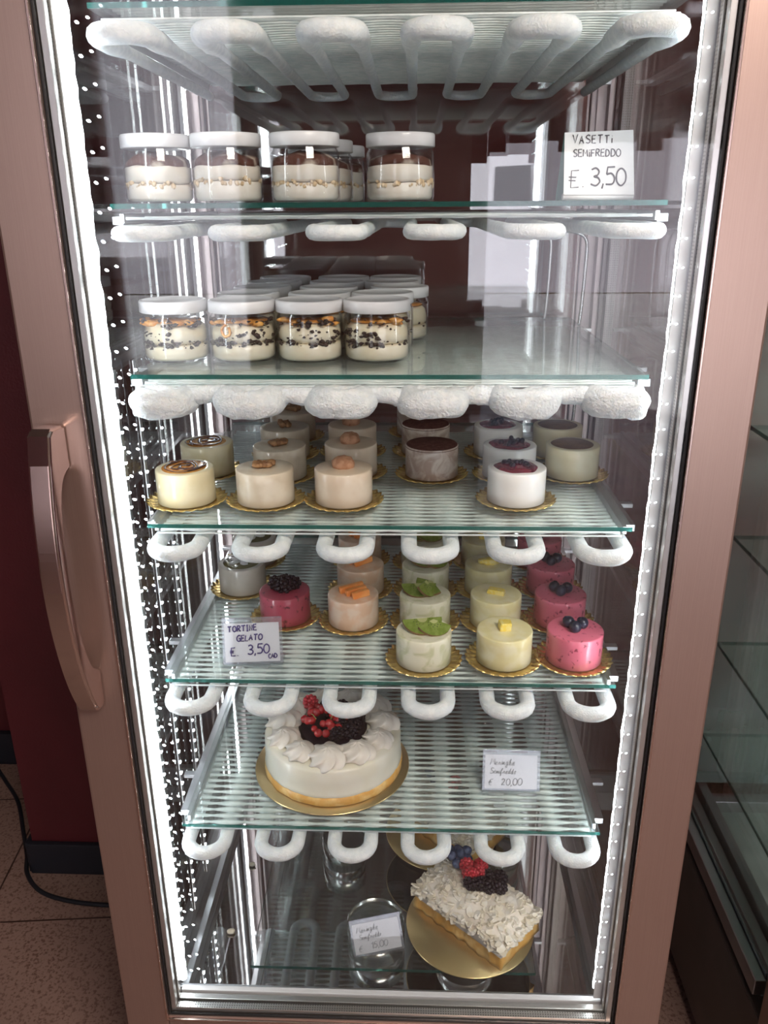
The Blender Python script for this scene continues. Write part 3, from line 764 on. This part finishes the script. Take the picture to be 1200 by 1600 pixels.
place = [
 ('caramel', Z3, -.281, .090, 'front caramel swirl cake on the left', 'front'), ('caramel', Z3, -.282, .220, 'caramel swirl cake standing behind the front one', 'rear'),
 ('walnut', Z3, -.171, .092, 'front walnut topped cake in wrinkled film', 'front'), ('walnut', Z3, -.168, .203, 'second walnut topped cake from the front', 'second'), ('walnut', Z3, -.177, .314, 'third walnut topped cake from the front', 'third'), ('walnut', Z3, -.180, .425, 'rearmost walnut topped cake', 'rearmost'),
 ('amaretto', Z3, -.063, .093, 'front cake with a cracked almond biscuit', 'front'), ('amaretto', Z3, -.062, .218, 'second cake with a cracked almond biscuit', 'second'), ('amaretto', Z3, -.068, .330, 'rearmost cake with a cracked almond biscuit', 'rearmost'),
 ('cocoa', Z3, .060, .212, 'front marbled cake with flat cocoa top', 'front'), ('cocoa', Z3, .052, .335, 'second marbled cake with flat cocoa top', 'second'), ('cocoa', Z3, .042, .455, 'rearmost marbled cake with flat cocoa top', 'rearmost'),
 ('jam', Z3, .174, .100, 'front white cake with dark berry jam', 'front'), ('jam', Z3, .176, .212, 'middle white cake with dark berry jam', 'middle'), ('jam', Z3, .170, .328, 'rearmost white cake with dark berry jam', 'rearmost'),
 ('choc', Z3, .270, .215, 'front custard cake with milk chocolate disc', 'front'), ('choc', Z3, .266, .329, 'rear custard cake with milk chocolate disc', 'rear'),
 ('grey', Z4, -.258, .290, 'front greyish cake with olive glaze and white swirl', 'front'), ('grey', Z4, -.258, .405, 'rear greyish cake with olive glaze and white swirl', 'rear'),
 ('blackberry', Z4, -.169, .185, 'dark pink cake with a heap of blackberries, behind the price card', 'only'),
 ('melon', Z4, -.060, .175, 'front orange cake with melon slices', 'front'), ('melon', Z4, -.056, .288, 'second orange cake with melon slices', 'second'), ('melon', Z4, -.065, .413, 'rearmost orange cake with melon slices', 'rearmost'),
 ('kiwi', Z4, .049, .060, 'front pale green cake with kiwi slices', 'front'), ('kiwi', Z4, .052, .175, 'second pale green cake with kiwi slices standing up', 'second'), ('kiwi', Z4, .054, .288, 'third pale green cake with kiwi slices', 'third'), ('kiwi', Z4, .050, .402, 'rearmost pale green cake with kiwi slices', 'rearmost'),
 ('lemon', Z4, .164, .065, 'front yellow cake with a square fruit chunk', 'front'), ('lemon', Z4, .162, .179, 'second yellow cake with a slanted fruit chunk', 'second'), ('lemon', Z4, .160, .293, 'third yellow cake with crushed yellow fruit', 'third'), ('lemon', Z4, .160, .406, 'rearmost yellow cake, mostly hidden under the coil', 'rearmost'),
 ('pink', Z4, .264, .068, 'front bright pink cake with three blueberries', 'front'), ('pink', Z4, .262, .183, 'second pink cake with three blueberries', 'second'), ('pink', Z4, .265, .297, 'third pink cake with three blueberries', 'third'), ('pink', Z4, .262, .411, 'rearmost pink cake with three blueberries', 'rearmost')]
gname = {'caramel': 'caramel swirl cake', 'walnut': 'walnut cake', 'amaretto': 'almond biscuit cake', 'cocoa': 'cocoa topped cake', 'jam': 'berry jam cake', 'choc': 'chocolate disc cake', 'grey': 'greyish olive glazed cake', 'blackberry': 'blackberry cake', 'melon': 'orange melon cake', 'kiwi': 'kiwi cake', 'lemon': 'yellow fruit cake', 'pink': 'pink blueberry cake'}
cnt = {}
for kind, z, x, y, lb, pos in place:
    s = cnt.get(kind, 0); cnt[kind] = s + 1
    shelf = 'fourth' if z == Z3 else 'fifth'
    cz = z + .0002
    put_board((x, y, cz), 'ruffled gold card board under the %s %s' % (pos, gname[kind]) if pos != 'only' else 'ruffled gold card board under the dark pink blackberry cake', 'ruffled gold boards on the %s shelf' % shelf)
    c = mk_cake(kind, s); c.location = (x, y, cz + .0016); c['label'] = lb; c['group'] = 'small mousse cakes on the %s shelf' % shelf
    if kind not in ('kiwi', 'lemon', 'melon', 'blackberry', 'pink'): c.rotation_euler = (0, 0, s * .8)

# ------------------------------------------------------------------ the big round cake
bd = NB(); lathe(bd, [(0, 0), (.125, 0), (.1265, .0012), (.125, .0024), (0, .0024)], 90)
tag(obj('gold_cake_disc', bd, 'golddisc', None, (-.098, .148, -.8638)), 'large round gold disc under the big berry cake', 'cake board')
bc = thing('berry_cake', 'large round white semifreddo cake ringed with cream rosettes and berries', 'cake', (-.096, .150, -.8612))
b = NB()
def fc(a, r, z): return (r * (1 + .014 * noise.noise(Vector((6 * math.cos(a), 6 * math.sin(a), z * 90)))), z + (.0022 * noise.noise(Vector((7 * math.cos(a), 7 * math.sin(a), 3))) if z > .012 else 0))
lathe(b, [(0, 0), (.1115, 0), (.113, .004), (.1125, .013), (.109, .0175), (0, .0175)], 110, fn=fc); obj('sponge_base', b, 'crust', bc)
b = NB()
def fc2(a, r, z): return (r * (1 + .006 * noise.noise(Vector((5 * math.cos(a), 5 * math.sin(a), 1 + z * 30)))), z + (.0022 * noise.noise(Vector((9 * math.cos(a), 9 * math.sin(a), 3))) if z < .02 else 0))
lathe(b, [(0, .0155), (.1105, .0158), (.112, .0175), (.1105, .0210), (.1105, .04), (.1102, .060), (.108, .064), (.100, .0655), (0, .0655)], 110, fn=fc2); obj('semifreddo_body', b, 'semifreddo', bc)
def ros_bm():
    b = NB()
    prof = [(.0260, 0), (.0275, .004), (.0270, .009), (.0240, .014), (.0185, .018), (.0120, .0208), (.0055, .0228), (0, .0238)]
    def fr_(a, r, z): return r * (1 + .13 * math.cos(7 * a - z * 300) + .03 * math.cos(14 * a - z * 600)), z - .0012 * (1 - r / .028) * math.cos(7 * a - z * 300)
    p2 = []
    for i in range(len(prof) - 1):
        for s in range(3):
            t = s / 3; p2.append((prof[i][0] * (1 - t) + prof[i + 1][0] * t, prof[i][1] * (1 - t) + prof[i + 1][1] * t))
    p2.append(prof[-1]); lathe(b, p2, 70, fn=fr_); return b
ros = obj('cream_rosette', ros_bm(), 'meringue', bc)
nr = 11
for i in range(nr):
    a = 2 * PI * (i + .25) / nr
    o = ros if i == 0 else ros.copy()
    if i: C.objects.link(o); o.parent = bc
    o.location = (.082 * math.cos(a), .082 * math.sin(a), .0645); o.rotation_euler = (.12 * math.sin(i * 2), .10 * math.cos(i * 3), a * 2.3); s = .93 + .10 * math.sin(i * 1.7); o.scale = (s, s, s * .95)
b = NB(); lathe(b, [(0, .0710), (.05, .0690), (.056, .0657), (0, .0657)], 40, fn=lambda a, r, z: (r, z + .001 * math.sin(5 * a))); obj('berry_bed', b, 'blackberry', bc)
rnd = random.Random(11)
for i, (x, y, h) in enumerate([(.036, .034, 0), (.040, .012, 0), (.012, .040, 0), (.020, .016, .004), (.035, -.010, 0), (.012, -.010, .002), (.030, -.028, 0), (-.012, .046, 0), (.010, -.034, 0), (-.004, .020, .003)]):
    b = NB(); berry_cluster(b, (0, 0, 0), .0115, i, 34, .0029, (1.15, 1, .95)); obj('blackberry', b, 'blackberry', bc, (x, y, .078 + h), (rnd.uniform(-.4, .4), rnd.uniform(-.4, .4), rnd.uniform(0, 3)))
b = NB(); berry_cluster(b, (0, 0, 0), .012, 3, 40, .0026, (1, 1, 1.2)); obj('raspberry', b, 'raspberry', bc, (-.040, .040, .086), (.5, -.4, 0))
cb = NB(); blob(cb, (0, 0, 0), .0066, 3); cur = obj('red_currant', cb, 'currant', bc)
for i in range(38):
    a = rnd.uniform(0, 2 * PI); q = math.sqrt(rnd.random())
    x, y = -.016 + .036 * q * math.cos(a), -.002 + .040 * q * math.sin(a)
    o = cur if i == 0 else cur.copy()
    if i: C.objects.link(o); o.parent = bc
    o.location = (x, y, .080 + .017 * (1 - q) + rnd.uniform(0, .003)); s = rnd.uniform(.8, 1.1); o.scale = (s, s, s)
b = NB(); tube(b, cr([(-.035, 0, .090), (-.030, -.012, .098), (-.024, -.018, .094)]), .0008, 6); tube(b, cr([(-.002, -.020, .092), (.004, -.012, .102), (.012, -.012, .099), (.006, -.004, .095)]), .0008, 6); obj('currant_stem', b, 'stem', bc)

# ------------------------------------------------------------------ bottom: glass plate on steel cylinders
ZP = -1.200
g = NB(); bx(g, -.238, .242, .045, .50, -.006, 0)
g.faces.ensure_lookup_table()
for f in g.faces:
    if abs(f.normal.z) < .5 and abs(f.calc_center_median().z) < .01 and (abs(f.calc_center_median().y - .27) > .1 or abs(f.calc_center_median().x) > .1): f.material_index = 1
tag(obj('glass_plate', g, ['plateglass', 'glassedge'], None, (0, 0, ZP)), 'low glass plate on steel cylinders above the mirror floor', 'glass shelf')
for (x, y, lb) in ((-.030, .150, 'polished steel cylinder stand behind the lowest price card'), (-.105, .36, 'polished steel cylinder stand at the left rear under the low plate'), (.205, .33, 'polished steel cylinder stand at the right rear under the low plate'), (.13, .12, 'polished steel cylinder stand hidden beneath the front log cake')):
    b = NB(); R_ = .052 if y < .2 else .044
    lathe(b, [(R_ - .002, 0), (R_, 0), (R_, .0550), (R_ - .001, .0555), (R_ - .002, .0555), (R_ - .002, 0)], 48); lathe(b, [(0, .048), (R_ - .002, .048)], 48)
    tag(obj('cylinder_stand', b, 'cylsteel', None, (x, y, PZ + .0003)), lb, 'stand', 'steel cylinder stands')
def gold_plate(x, y, r, lb):
    b = NB()
    lathe(b, [(0, .0006), (r, .0006), (r + .0012, .0016), (r, .0028), (0, .0028)], 80)
    b.faces.ensure_lookup_table()
    for f in b.faces:
        if f.calc_center_median().z < .001: f.material_index = 1
    tag(obj('gold_cake_disc', b, ['golddisc', 'blackcard'], None, (x, y, ZP)), lb, 'cake board')
gold_plate(.138, .142, .112, 'round gold disc with black underside under the front log cake')
gold_plate(.094, .372, .112, 'round gold disc with black underside under the rear log cake')
def log_cake(loc, rz, label, seed, fruit=True):
    c = thing('log_cake', label, 'cake', loc, rz, 'meringue log cakes on gold discs')
    rnd = random.Random(seed)
    L_, W_ = .098, .056
    def loaf(hl, hw, z0, z1, amp, mt, nm, rough=9):
        b = NB(); nx, nz = 30, 6
        pts = []
        per = []
        for i in range(nx + 1): per.append((-hl + 2 * hl * i / nx, -hw))
        for i in range(1, 13): per.append((hl, -hw + 2 * hw * i / 12))
        for i in range(1, nx + 1): per.append((hl - 2 * hl * i / nx, hw))
        for i in range(1, 12): per.append((-hl, hw - 2 * hw * i / 12))
        rings = []
        for k in range(nz + 1):
            z = z0 + (z1 - z0) * k / nz; rg = []
            for (x, y) in per:
                d = amp * noise.noise(Vector((x * 45, y * 45, seed + z * 25))) + amp * .5 * math.sin(x * 260)
                e = 1 - .04 * k / nz
                rg.append(b.verts.new((x * e + d * (abs(x) > hl - .001) * (1 if x > 0 else -1), y * e + d * (1 if y > 0 else -1) * (abs(y) > hw - .001), z)))
            rings.append(rg)
        n = len(per)
        for a_, b_ in zip(rings, rings[1:]):
            for i in range(n): f = b.faces.new((a_[i], a_[(i + 1) % n], b_[(i + 1) % n], b_[i])); f.smooth = True
        b.faces.new(rings[0][::-1]); b.faces.new(rings[-1])
        return obj(nm, b, mt, c)
    loaf(L_, W_, 0, .040, .0030, 'crust', 'sponge_side')
    b = NB()
    nx, ny = 30, 20
    gr = [[None] * (ny + 1) for _ in range(nx + 1)]
    def th(x, y):
        u, v_ = x / (L_ + .002), y / (W_ + .004)
        h = max(0, (1 - abs(u) ** 6)) ** .5 * max(0, (1 - abs(v_) ** 4)) ** .5
        return .032 + .036 * h + .004 * noise.noise(Vector((x * 50, y * 50, seed)))
    for i in range(nx + 1):
        for k in range(ny + 1):
            x = -(L_ + .002) + 2 * (L_ + .002) * i / nx; y = -(W_ + .004) + 2 * (W_ + .004) * k / ny
            gr[i][k] = b.verts.new((x, y, th(x, y)))
    for i in range(nx):
        for k in range(ny):
            f = b.faces.new((gr[i][k], gr[i + 1][k], gr[i + 1][k + 1], gr[i][k + 1])); f.smooth = True
    rim = [gr[i][0] for i in range(nx + 1)] + [gr[nx][k] for k in range(1, ny + 1)] + [gr[i][ny] for i in range(nx - 1, -1, -1)] + [gr[0][k] for k in range(ny - 1, 0, -1)]
    b.faces.new(rim[::-1])
    obj('cream_top', b, 'creamlight', c)
    b = NB()
    for i in range(560):
        x = rnd.uniform(-L_ - .004, L_ + .004); y = rnd.uniform(-W_ - .005, W_ + .005)
        z = th(max(-L_ - .001, min(L_ + .001, x)), max(-W_ - .003, min(W_ + .003, y)))
        if i % 4 == 0:
            if i % 8: y = -W_ - .003; x = rnd.uniform(-L_, L_)
            else: x = L_ + .002; y = rnd.uniform(-W_, W_)
            z = rnd.uniform(.036, .056)
        s = rnd.uniform(.0045, .0115)
        rt = Matrix.Rotation(rnd.uniform(0, 6), 3, 'Z') @ Matrix.Rotation(rnd.uniform(-.6, .6), 3, 'X') @ Matrix.Rotation(rnd.uniform(-.5, .5), 3, 'Y')
        pts = []
        k5 = rnd.choice((5, 6, 7))
        for q in range(k5):
            a = 2 * PI * q / k5; rr = s * rnd.uniform(.55, 1.0); pts.append((rr * math.cos(a), rr * math.sin(a) * .75))
        t_ = rnd.uniform(.0008, .0018)
        up = [b.verts.new(rt @ Vector((p[0], p[1], t_)) + Vector((x, y, z + .001))) for p in pts]; dn = [b.verts.new(rt @ Vector((p[0], p[1], -t_)) + Vector((x, y, z + .001))) for p in pts]
        b.faces.new(up); b.faces.new(dn[::-1])
        for q in range(k5): b.faces.new((dn[q], dn[(q + 1) % k5], up[(q + 1) % k5], up[q]))
    o = obj('meringue_flakes', b, 'flake', c); o['kind'] = 'stuff'
    if fruit:
        for i, (x, y) in enumerate([(-.085, .030), (-.070, .018), (-.075, .040), (-.062, .032), (-.055, .014), (-.058, .044), (-.047, .034)]):
            bb = NB(); blueberry(bb, (0, 0, 0), .0098, Matrix.Rotation(rnd.uniform(-1, 1), 3, 'X') @ Matrix.Rotation(rnd.uniform(-1, 1), 3, 'Y')); obj('blueberry', bb, 'blueberry2', c, (x, y, .079 + .006 * (i % 2)))
        for i, (x, y) in enumerate([(-.036, .018), (-.018, .036), (-.020, .006), (-.010, .018)]):
            bb = NB(); berry_cluster(bb, (0, 0, 0), .0125, i, 40, .0027, (1, 1, 1.15)); obj('raspberry', bb, 'raspberry', c, (x, y, .084), (.9, .5 * i, 0))
        for i, (x, y) in enumerate([(.006, .026), (.022, .040), (.020, .010), (.004, .004), (-.008, -.006), (.034, .022)]):
            bb = NB(); berry_cluster(bb, (0, 0, 0), .0118, i, 34, .003, (1.15, 1, 1)); obj('blackberry', bb, 'blackberry', c, (x, y, .080))
    return c
log_cake((.148, .152, ZP + .0029), math.radians(-42), 'front meringue log cake with blueberries, raspberries and blackberries', 3)
log_cake((.112, .380, ZP + .0029), math.radians(-42), 'rear meringue log cake mostly hidden under the lowest cooling shelf', 7, True)
for i, (x, y, lb) in enumerate(((-.300, .165, 'small meringue crumb lying on the mirror floor at the left'), (-.292, .330, 'small meringue crumb farther back on the mirror floor'))):
    b = NB(); blob(b, (0, 0, .004), .0085, 2, .4, 40, (.9, .7, .45), i); tag(obj('meringue_crumb', b, 'flake', None, (x, y, PZ + .0005)), lb, 'crumb')

# ------------------------------------------------------------------ price cards with handwriting
GL = {
 'V': [[(0, 1), (.28, 0), (.62, 1.05)]], 'A': [[(0, 0), (.3, 1), (.6, 0)], [(.1, .38), (.52, .42)]],
 'S': ['s', [(.55, .9), (.3, 1), (.05, .8), (.16, .58), (.45, .44), (.55, .2), (.3, 0), (0, .1)]],
 'E': [[(.5, 1), (.02, .98), (0, 0), (.5, .02)], [(0, .52), (.42, .54)]], 'T': [[(0, .97), (.66, 1.02)], [(.32, 1), (.30, 0)]],
 'i': [[(.05, .62), (.05, 0)], [(.05, .88), (.06, .93)]], 'M': [[(0, 0), (.08, 1), (.35, .4), (.62, 1), (.72, 0)]],
 'F': [[(.5, 1), (.02, 1), (0, 0)], [(0, .52), (.4, .54)]], 'R': [[(0, 0), (.02, 1)], 's', [(.02, 1), (.42, .95), (.48, .7), (.3, .52), (.02, .48)], [(.2, .5), (.55, 0)]],
 'D': [[(.03, 1), (0, 0)], 's', [(.0, 1), (.4, .92), (.6, .5), (.42, .1), (0, 0)]], 'O': ['c', [(.3, 1), (.03, .75), (.03, .25), (.3, 0), (.6, .25), (.6, .75)]],
 'G': ['s', [(.55, .88), (.3, 1), (.03, .7), (.05, .25), (.3, 0), (.55, .15), (.56, .45), (.33, .45)]], 'N': [[(0, 0), (.02, 1), (.5, 0), (.53, 1)]],
 'I': [[(.15, 1), (.15, 0)], [(0, 1), (.3, 1)], [(0, 0), (.3, 0)]], 'L': [[(.03, 1), (0, 0), (.48, .02)]], 'C': ['s', [(.5, .85), (.28, 1), (.03, .65), (.06, .2), (.3, 0), (.52, .12)]],
 '3': ['s', [(.05, .9), (.3, 1), (.5, .82), (.42, .6), (.2, .52), (.45, .45), (.56, .22), (.32, 0), (0, .1)]], '5': [[(.55, 1), (.12, .98), (.07, .58)], 's', [(.07, .58), (.35, .64), (.55, .38), (.42, .06), (.02, .04)]],
 '0': ['c', [(.3, 1), (.04, .75), (.04, .25), (.3, 0), (.58, .25), (.58, .75)]], '2': ['s', [(.03, .78), (.22, 1), (.48, .85), (.42, .5), (.05, .02), (.3, .06), (.58, .02)]],
 '1': [[(.02, .72), (.25, 1), (.25, 0)]], ',': [[(.1, .08), (.02, -.2)]], '.': [[(.04, .02), (.08, .06)]],
 '#': [[(.52, 1), (.06, .98), (.02, 0), (.52, .03)], [(-.12, .62), (.36, .60)], [(-.12, .42), (.32, .40)]],
 '€': ['s', [(.58, 1), (.25, .96), (.08, .55), (.15, .1), (.55, .02)], [(-.05, .62), (.5, .62)], [(-.08, .42), (.45, .42)]],
 'm': ['s', [(0, 0), (.03, .5), (.06, .05), (.2, .5), (.27, .05), (.42, .5), (.48, .05), (.58, .08)]], 'n': ['s', [(0, 0), (.03, .5), (.06, .05), (.22, .5), (.28, .05), (.4, .08)]],
 'e': ['s', [(0, .15), (.28, .32), (.2, .52), (.03, .3), (.12, .0), (.4, .1)]], 'r': ['s', [(0, .05), (.1, .5), (.16, .42), (.28, .45), (.28, .1), (.4, .08)]],
 'g': ['s', [(.3, .45), (.1, .5), (.03, .2), (.2, .05), (.32, .45), (.28, -.35), (.08, -.4), (.1, -.15), (.45, .1)]], 'h': ['s', [(0, .1), (.2, .85), (.14, 1), (.06, .7), (.04, 0), (.18, .48), (.28, .3), (.28, .03), (.42, .1)]],
 'f': ['s', [(0, .1), (.24, .85), (.18, 1), (.08, .6), (.04, -.4), (.16, -.3), (.12, .05), (.38, .15)]], 'd': ['s', [(.3, .45), (.1, .5), (.03, .15), (.18, .02), (.34, .95), (.30, .05), (.44, .08)]],
 'o': ['s', [(.2, .5), (.03, .28), (.14, .0), (.32, .22), (.2, .5), (.42, .42)]], 'W': [[(0, 1), (.2, 0), (.4, .7), (.6, 0), (.8, 1)]]}
def write(b, text, x, z, h, gap=.22, rad=.0006, slant=0.0, rise=0.0, y=0.0, seed=1):
    rnd = random.Random(seed)
    cx = x
    for ch in text:
        if ch == ' ': cx += h * .5; continue
        g_ = GL[ch]; mode = None; mw = .1
        jz = rnd.uniform(-.04, .04) * h; js = rnd.uniform(.94, 1.06)
        for st in g_:
            if isinstance(st, str): mode = st; continue
            p = [(cx + (q[0] + slant * q[1]) * h * js, y, z + jz + (cx - x) * rise + q[1] * h * js) for q in st]
            mw = max(mw, max(q[0] for q in st))
            if mode in ('s', 'c') and len(p) > 2: p = cr(p, 5, closed=(mode == 'c'))
            tube(b, p, rad, 5, closed=(mode == 'c'))
            mode = None
        cx += (mw + gap) * h
    return cx
def finish_text(b):
    for v_ in b.verts: v_.co.y *= .35
# folded card, VASETTI
s1 = thing('folded_price_card', 'folded white paper price card for jars at the right of the upper shelf', 'price card', (.256, .105, .0043), math.radians(7))
wd, hh = .088, .079
def sheet(b, p0, p1, p2, p3, t):
    n = (Vector(p1) - Vector(p0)).cross(Vector(p3) - Vector(p0)).normalized() * t
    a = [b.verts.new(Vector(p)) for p in (p0, p1, p2, p3)]; c = [b.verts.new(Vector(p) + n) for p in (p0, p1, p2, p3)]
    for q in ((a[0], a[1], a[2], a[3]), (c[3], c[2], c[1], c[0])): b.faces.new(q)
    for i in range(4): b.faces.new((a[i], c[i], c[(i + 1) % 4], a[(i + 1) % 4]))
b = NB()
sheet(b, (-wd / 2, 0, .0065), (wd / 2, 0, .006), (wd / 2 - .004, .012, hh), (-wd / 2, .012, hh - .003), .0004)
obj('front_panel', b, 'paper', s1)
b = NB(); tube(b, [(-wd / 2, .004, .004), (wd / 2, .004, .004)], .0038, 12); obj('bottom_fold', b, 'paper', s1)
b = NB(); sheet(b, (-wd / 2 - .001, .030, .0005), (wd / 2, .030, .0005), (wd / 2 - .004, .0135, hh), (-wd / 2, .0135, hh - .003), .0004)
sheet(b, (-wd / 2 - .001, .004, .0004), (wd / 2, .004, .0004), (wd / 2, .030, .0004), (-wd / 2 - .001, .030, .0004), .0003)
obj('back_panel', b, 'paperback', s1)['label'] = 'pale teal back panel'
b = NB()
write(b, 'VASETTi', -.034, .0640, .0088, rad=.0006, gap=.30, rise=.01, seed=2); write(b, 'SEMiFREDDO', -.033, .0495, .0080, rad=.0006, gap=.22, seed=3)
write(b, '#.', -.036, .0150, .0205, rad=.0006, gap=.18, seed=4); write(b, '3,50', -.011, .0165, .0195, rad=.001, gap=.14, seed=5, rise=.03)
finish_text(b)
o = obj('handwriting', b, 'ink', s1, (0, -.0006, 0), (0, 0, 0))
for v_ in o.data.vertices: v_.co.y += .012 * (v_.co.z - .006) / (hh - .006) - .0006
# acrylic cards
def acrylic_card(name, lb, loc, rz, w_, h_, lines, ink, lean=.25, roll=0.0):
    t = thing(name, lb, 'price card', loc, rz)
    cl, sl = math.cos(lean), math.sin(lean)
    def place(o): o.rotation_euler = (-lean, roll, 0); return o
    b = NB(); bx(b, -w_ / 2, w_ / 2, -.0012, -.0004, .001, h_, .0002); bx(b, -w_ / 2, w_ / 2, .0008, .0016, .001, h_, .0002); bx(b, -w_ / 2, w_ / 2, -.0012, .0016, h_ - .0016, h_)
    place(obj('acrylic_sleeve', b, 'acrylic', t))
    b = NB()
    a0, a1 = (-w_ / 2 * .92, .004), (w_ / 2 * .90, h_ * .88)
    bx(b, a0[0], a1[0], -.0002, .0005, a0[1], a1[1]); place(obj('paper_label', b, 'paper', t))
    b = NB()
    for (tx, x, z, h, rad, gap, sl_, rise, sd) in lines: write(b, tx, x, z, h, gap, rad, sl_, rise, 0, sd)
    finish_text(b)
    for v_ in b.verts: v_.co.y -= .0015
    place(obj('handwriting', b, ink, t))
    b = NB(); ft = h_ * sl * 2
    bx(b, -w_ / 2, w_ / 2, -.002, .030, .0003, .0014, .0003)
    obj('acrylic_foot', b, 'acrylic', t)
    return t
acrylic_card('acrylic_price_card', 'price card in clear acrylic with violet marker writing in front of the blackberry cake', (-.194, .040, Z4 + .0002), math.radians(2), .086, .068,
 [('TORTINE', -.034, .0480, .0082, .00095, .20, 0, .05, 7), ('GELATO', -.022, .0345, .0082, .00095, .20, .1, .04, 8), ('#.', -.031, .0135, .0120, .00095, .22, 0, .03, 9), ('3,50', -.007, .0150, .0135, .0010, .16, .05, .04, 10), ('CAD', .0225, .0085, .0062, .0008, .12, 0, .08, 11)], 'inkblue', .30, math.radians(-2))
acrylic_card('acrylic_price_card', 'pale pencilled price card for the large meringue cake, beside the big berry cake', (.189, .086, -.8638), math.radians(3), .091, .064,
 [('Meringhe', -.034, .0410, .0095, .0004, .11, .2, .0, 12), ('Semifreddo', -.034, .0275, .0085, .0004, .08, .2, .0, 13), ('€', -.036, .0095, .0090, .0005, .1, .2, 0, 14), ('20,00', -.016, .0095, .0105, .00055, .16, .1, 0, 15)], 'inkpale', .42, math.radians(3))
acrylic_card('acrylic_price_card', 'tilted pale pencilled price card on the low plate left of the log cake', (-.020, .075, ZP + .0002), math.radians(10), .088, .062,
 [('Meringhe', -.034, .0400, .0092, .0004, .11, .2, .03, 22), ('Semifreddo', -.031, .0280, .0080, .0004, .08, .2, .03, 23), ('€', -.034, .0085, .0095, .0005, .1, .2, .03, 24), ('15,00', -.012, .0110, .0105, .00055, .16, .1, .02, 25)], 'inkpale', .45, math.radians(-6))

# ------------------------------------------------------------------ the empty freezer next door
nf = thing('neighbour_freezer', 'empty glass display freezer with greenish shelves standing at the right', 'freezer', (.88, .16, FL))
def NFo(nm, b, mt): o = obj(nm, b, mt, nf); o.location = (-.88, -.16, -FL); return o
X0, X1, Y0, Y1 = .56, 1.22, -.06, .40
b = NB(); bx(b, X0, X1, Y0, Y1, FL + .03, -1.16, .004); NFo('base_cabinet', b, 'darkbronze')
b = NB(); bx(b, X0 + .02, X1 - .02, Y0 + .04, Y1 - .02, -1.159, -1.11); NFo('floor_pan', b, 'tealsteel')
b = NB()
for dx, z in ((.0, -1.115), (.022, -1.10), (.044, -1.085)): bx(b, X0 + dx, X0 + dx + .018, Y0 + .03, Y1, z - .03, z, .002)
for dy, z in ((.0, -1.115), (.022, -1.10), (.044, -1.085)): bx(b, X0 + .06, X1, Y1 - dy - .018, Y1 - dy, z - .03, z, .002)
NFo('bottom_rail', b, 'aludull')
b = NB(); bx(b, X0, X0 + .065, Y0 - .03, Y0, FL + .06, TOP, .003); bx(b, X1 - .065, X1, Y0 - .03, Y0, FL + .06, TOP, .003); bx(b, X0 + .065, X1 - .065, Y0 - .03, Y0, FL + .06, -1.14, .003); NFo('door_frame', b, 'steel')
b = NB(); bx(b, X0 + .003, X0 + .009, Y0 + .02, Y1 - .02, -1.08, TOP); NFo('side_pane', b, 'pane')
b = NB(); bx(b, X0 + .03, X1 - .02, Y1 - .012, Y1 - .006, -1.08, TOP); NFo('rear_pane', b, 'teal')
b = NB(); bx(b, X0, X0 + .025, Y1 - .02, Y1, -1.08, TOP, .002); bx(b, X1 - .025, X1, Y1 - .02, Y1, -1.08, TOP, .002); NFo('rear_post', b, 'aludull')
b = NB(); bx(b, X0, X1, Y0, Y1, TOP, TOP + .15, .004); NFo('top_housing', b, 'darkbronze')
for z, lb in ((-.337, 'top'), (-.53, 'middle'), (-.735, 'lower'), (-.93, 'lowest')):
    g = NB(); bx(g, X0 + .018, X1 - .03, Y0 + .05, Y1 - .06, z - .007, z)
    g.faces.ensure_lookup_table()
    for f in g.faces:
        if abs(f.normal.z) < .5: f.material_index = 1
    tag(obj('glass_shelf', g, ['teal', 'glassedge']), '%s greenish glass shelf inside the empty freezer at the right' % lb, 'glass shelf', 'empty glass shelves next door')
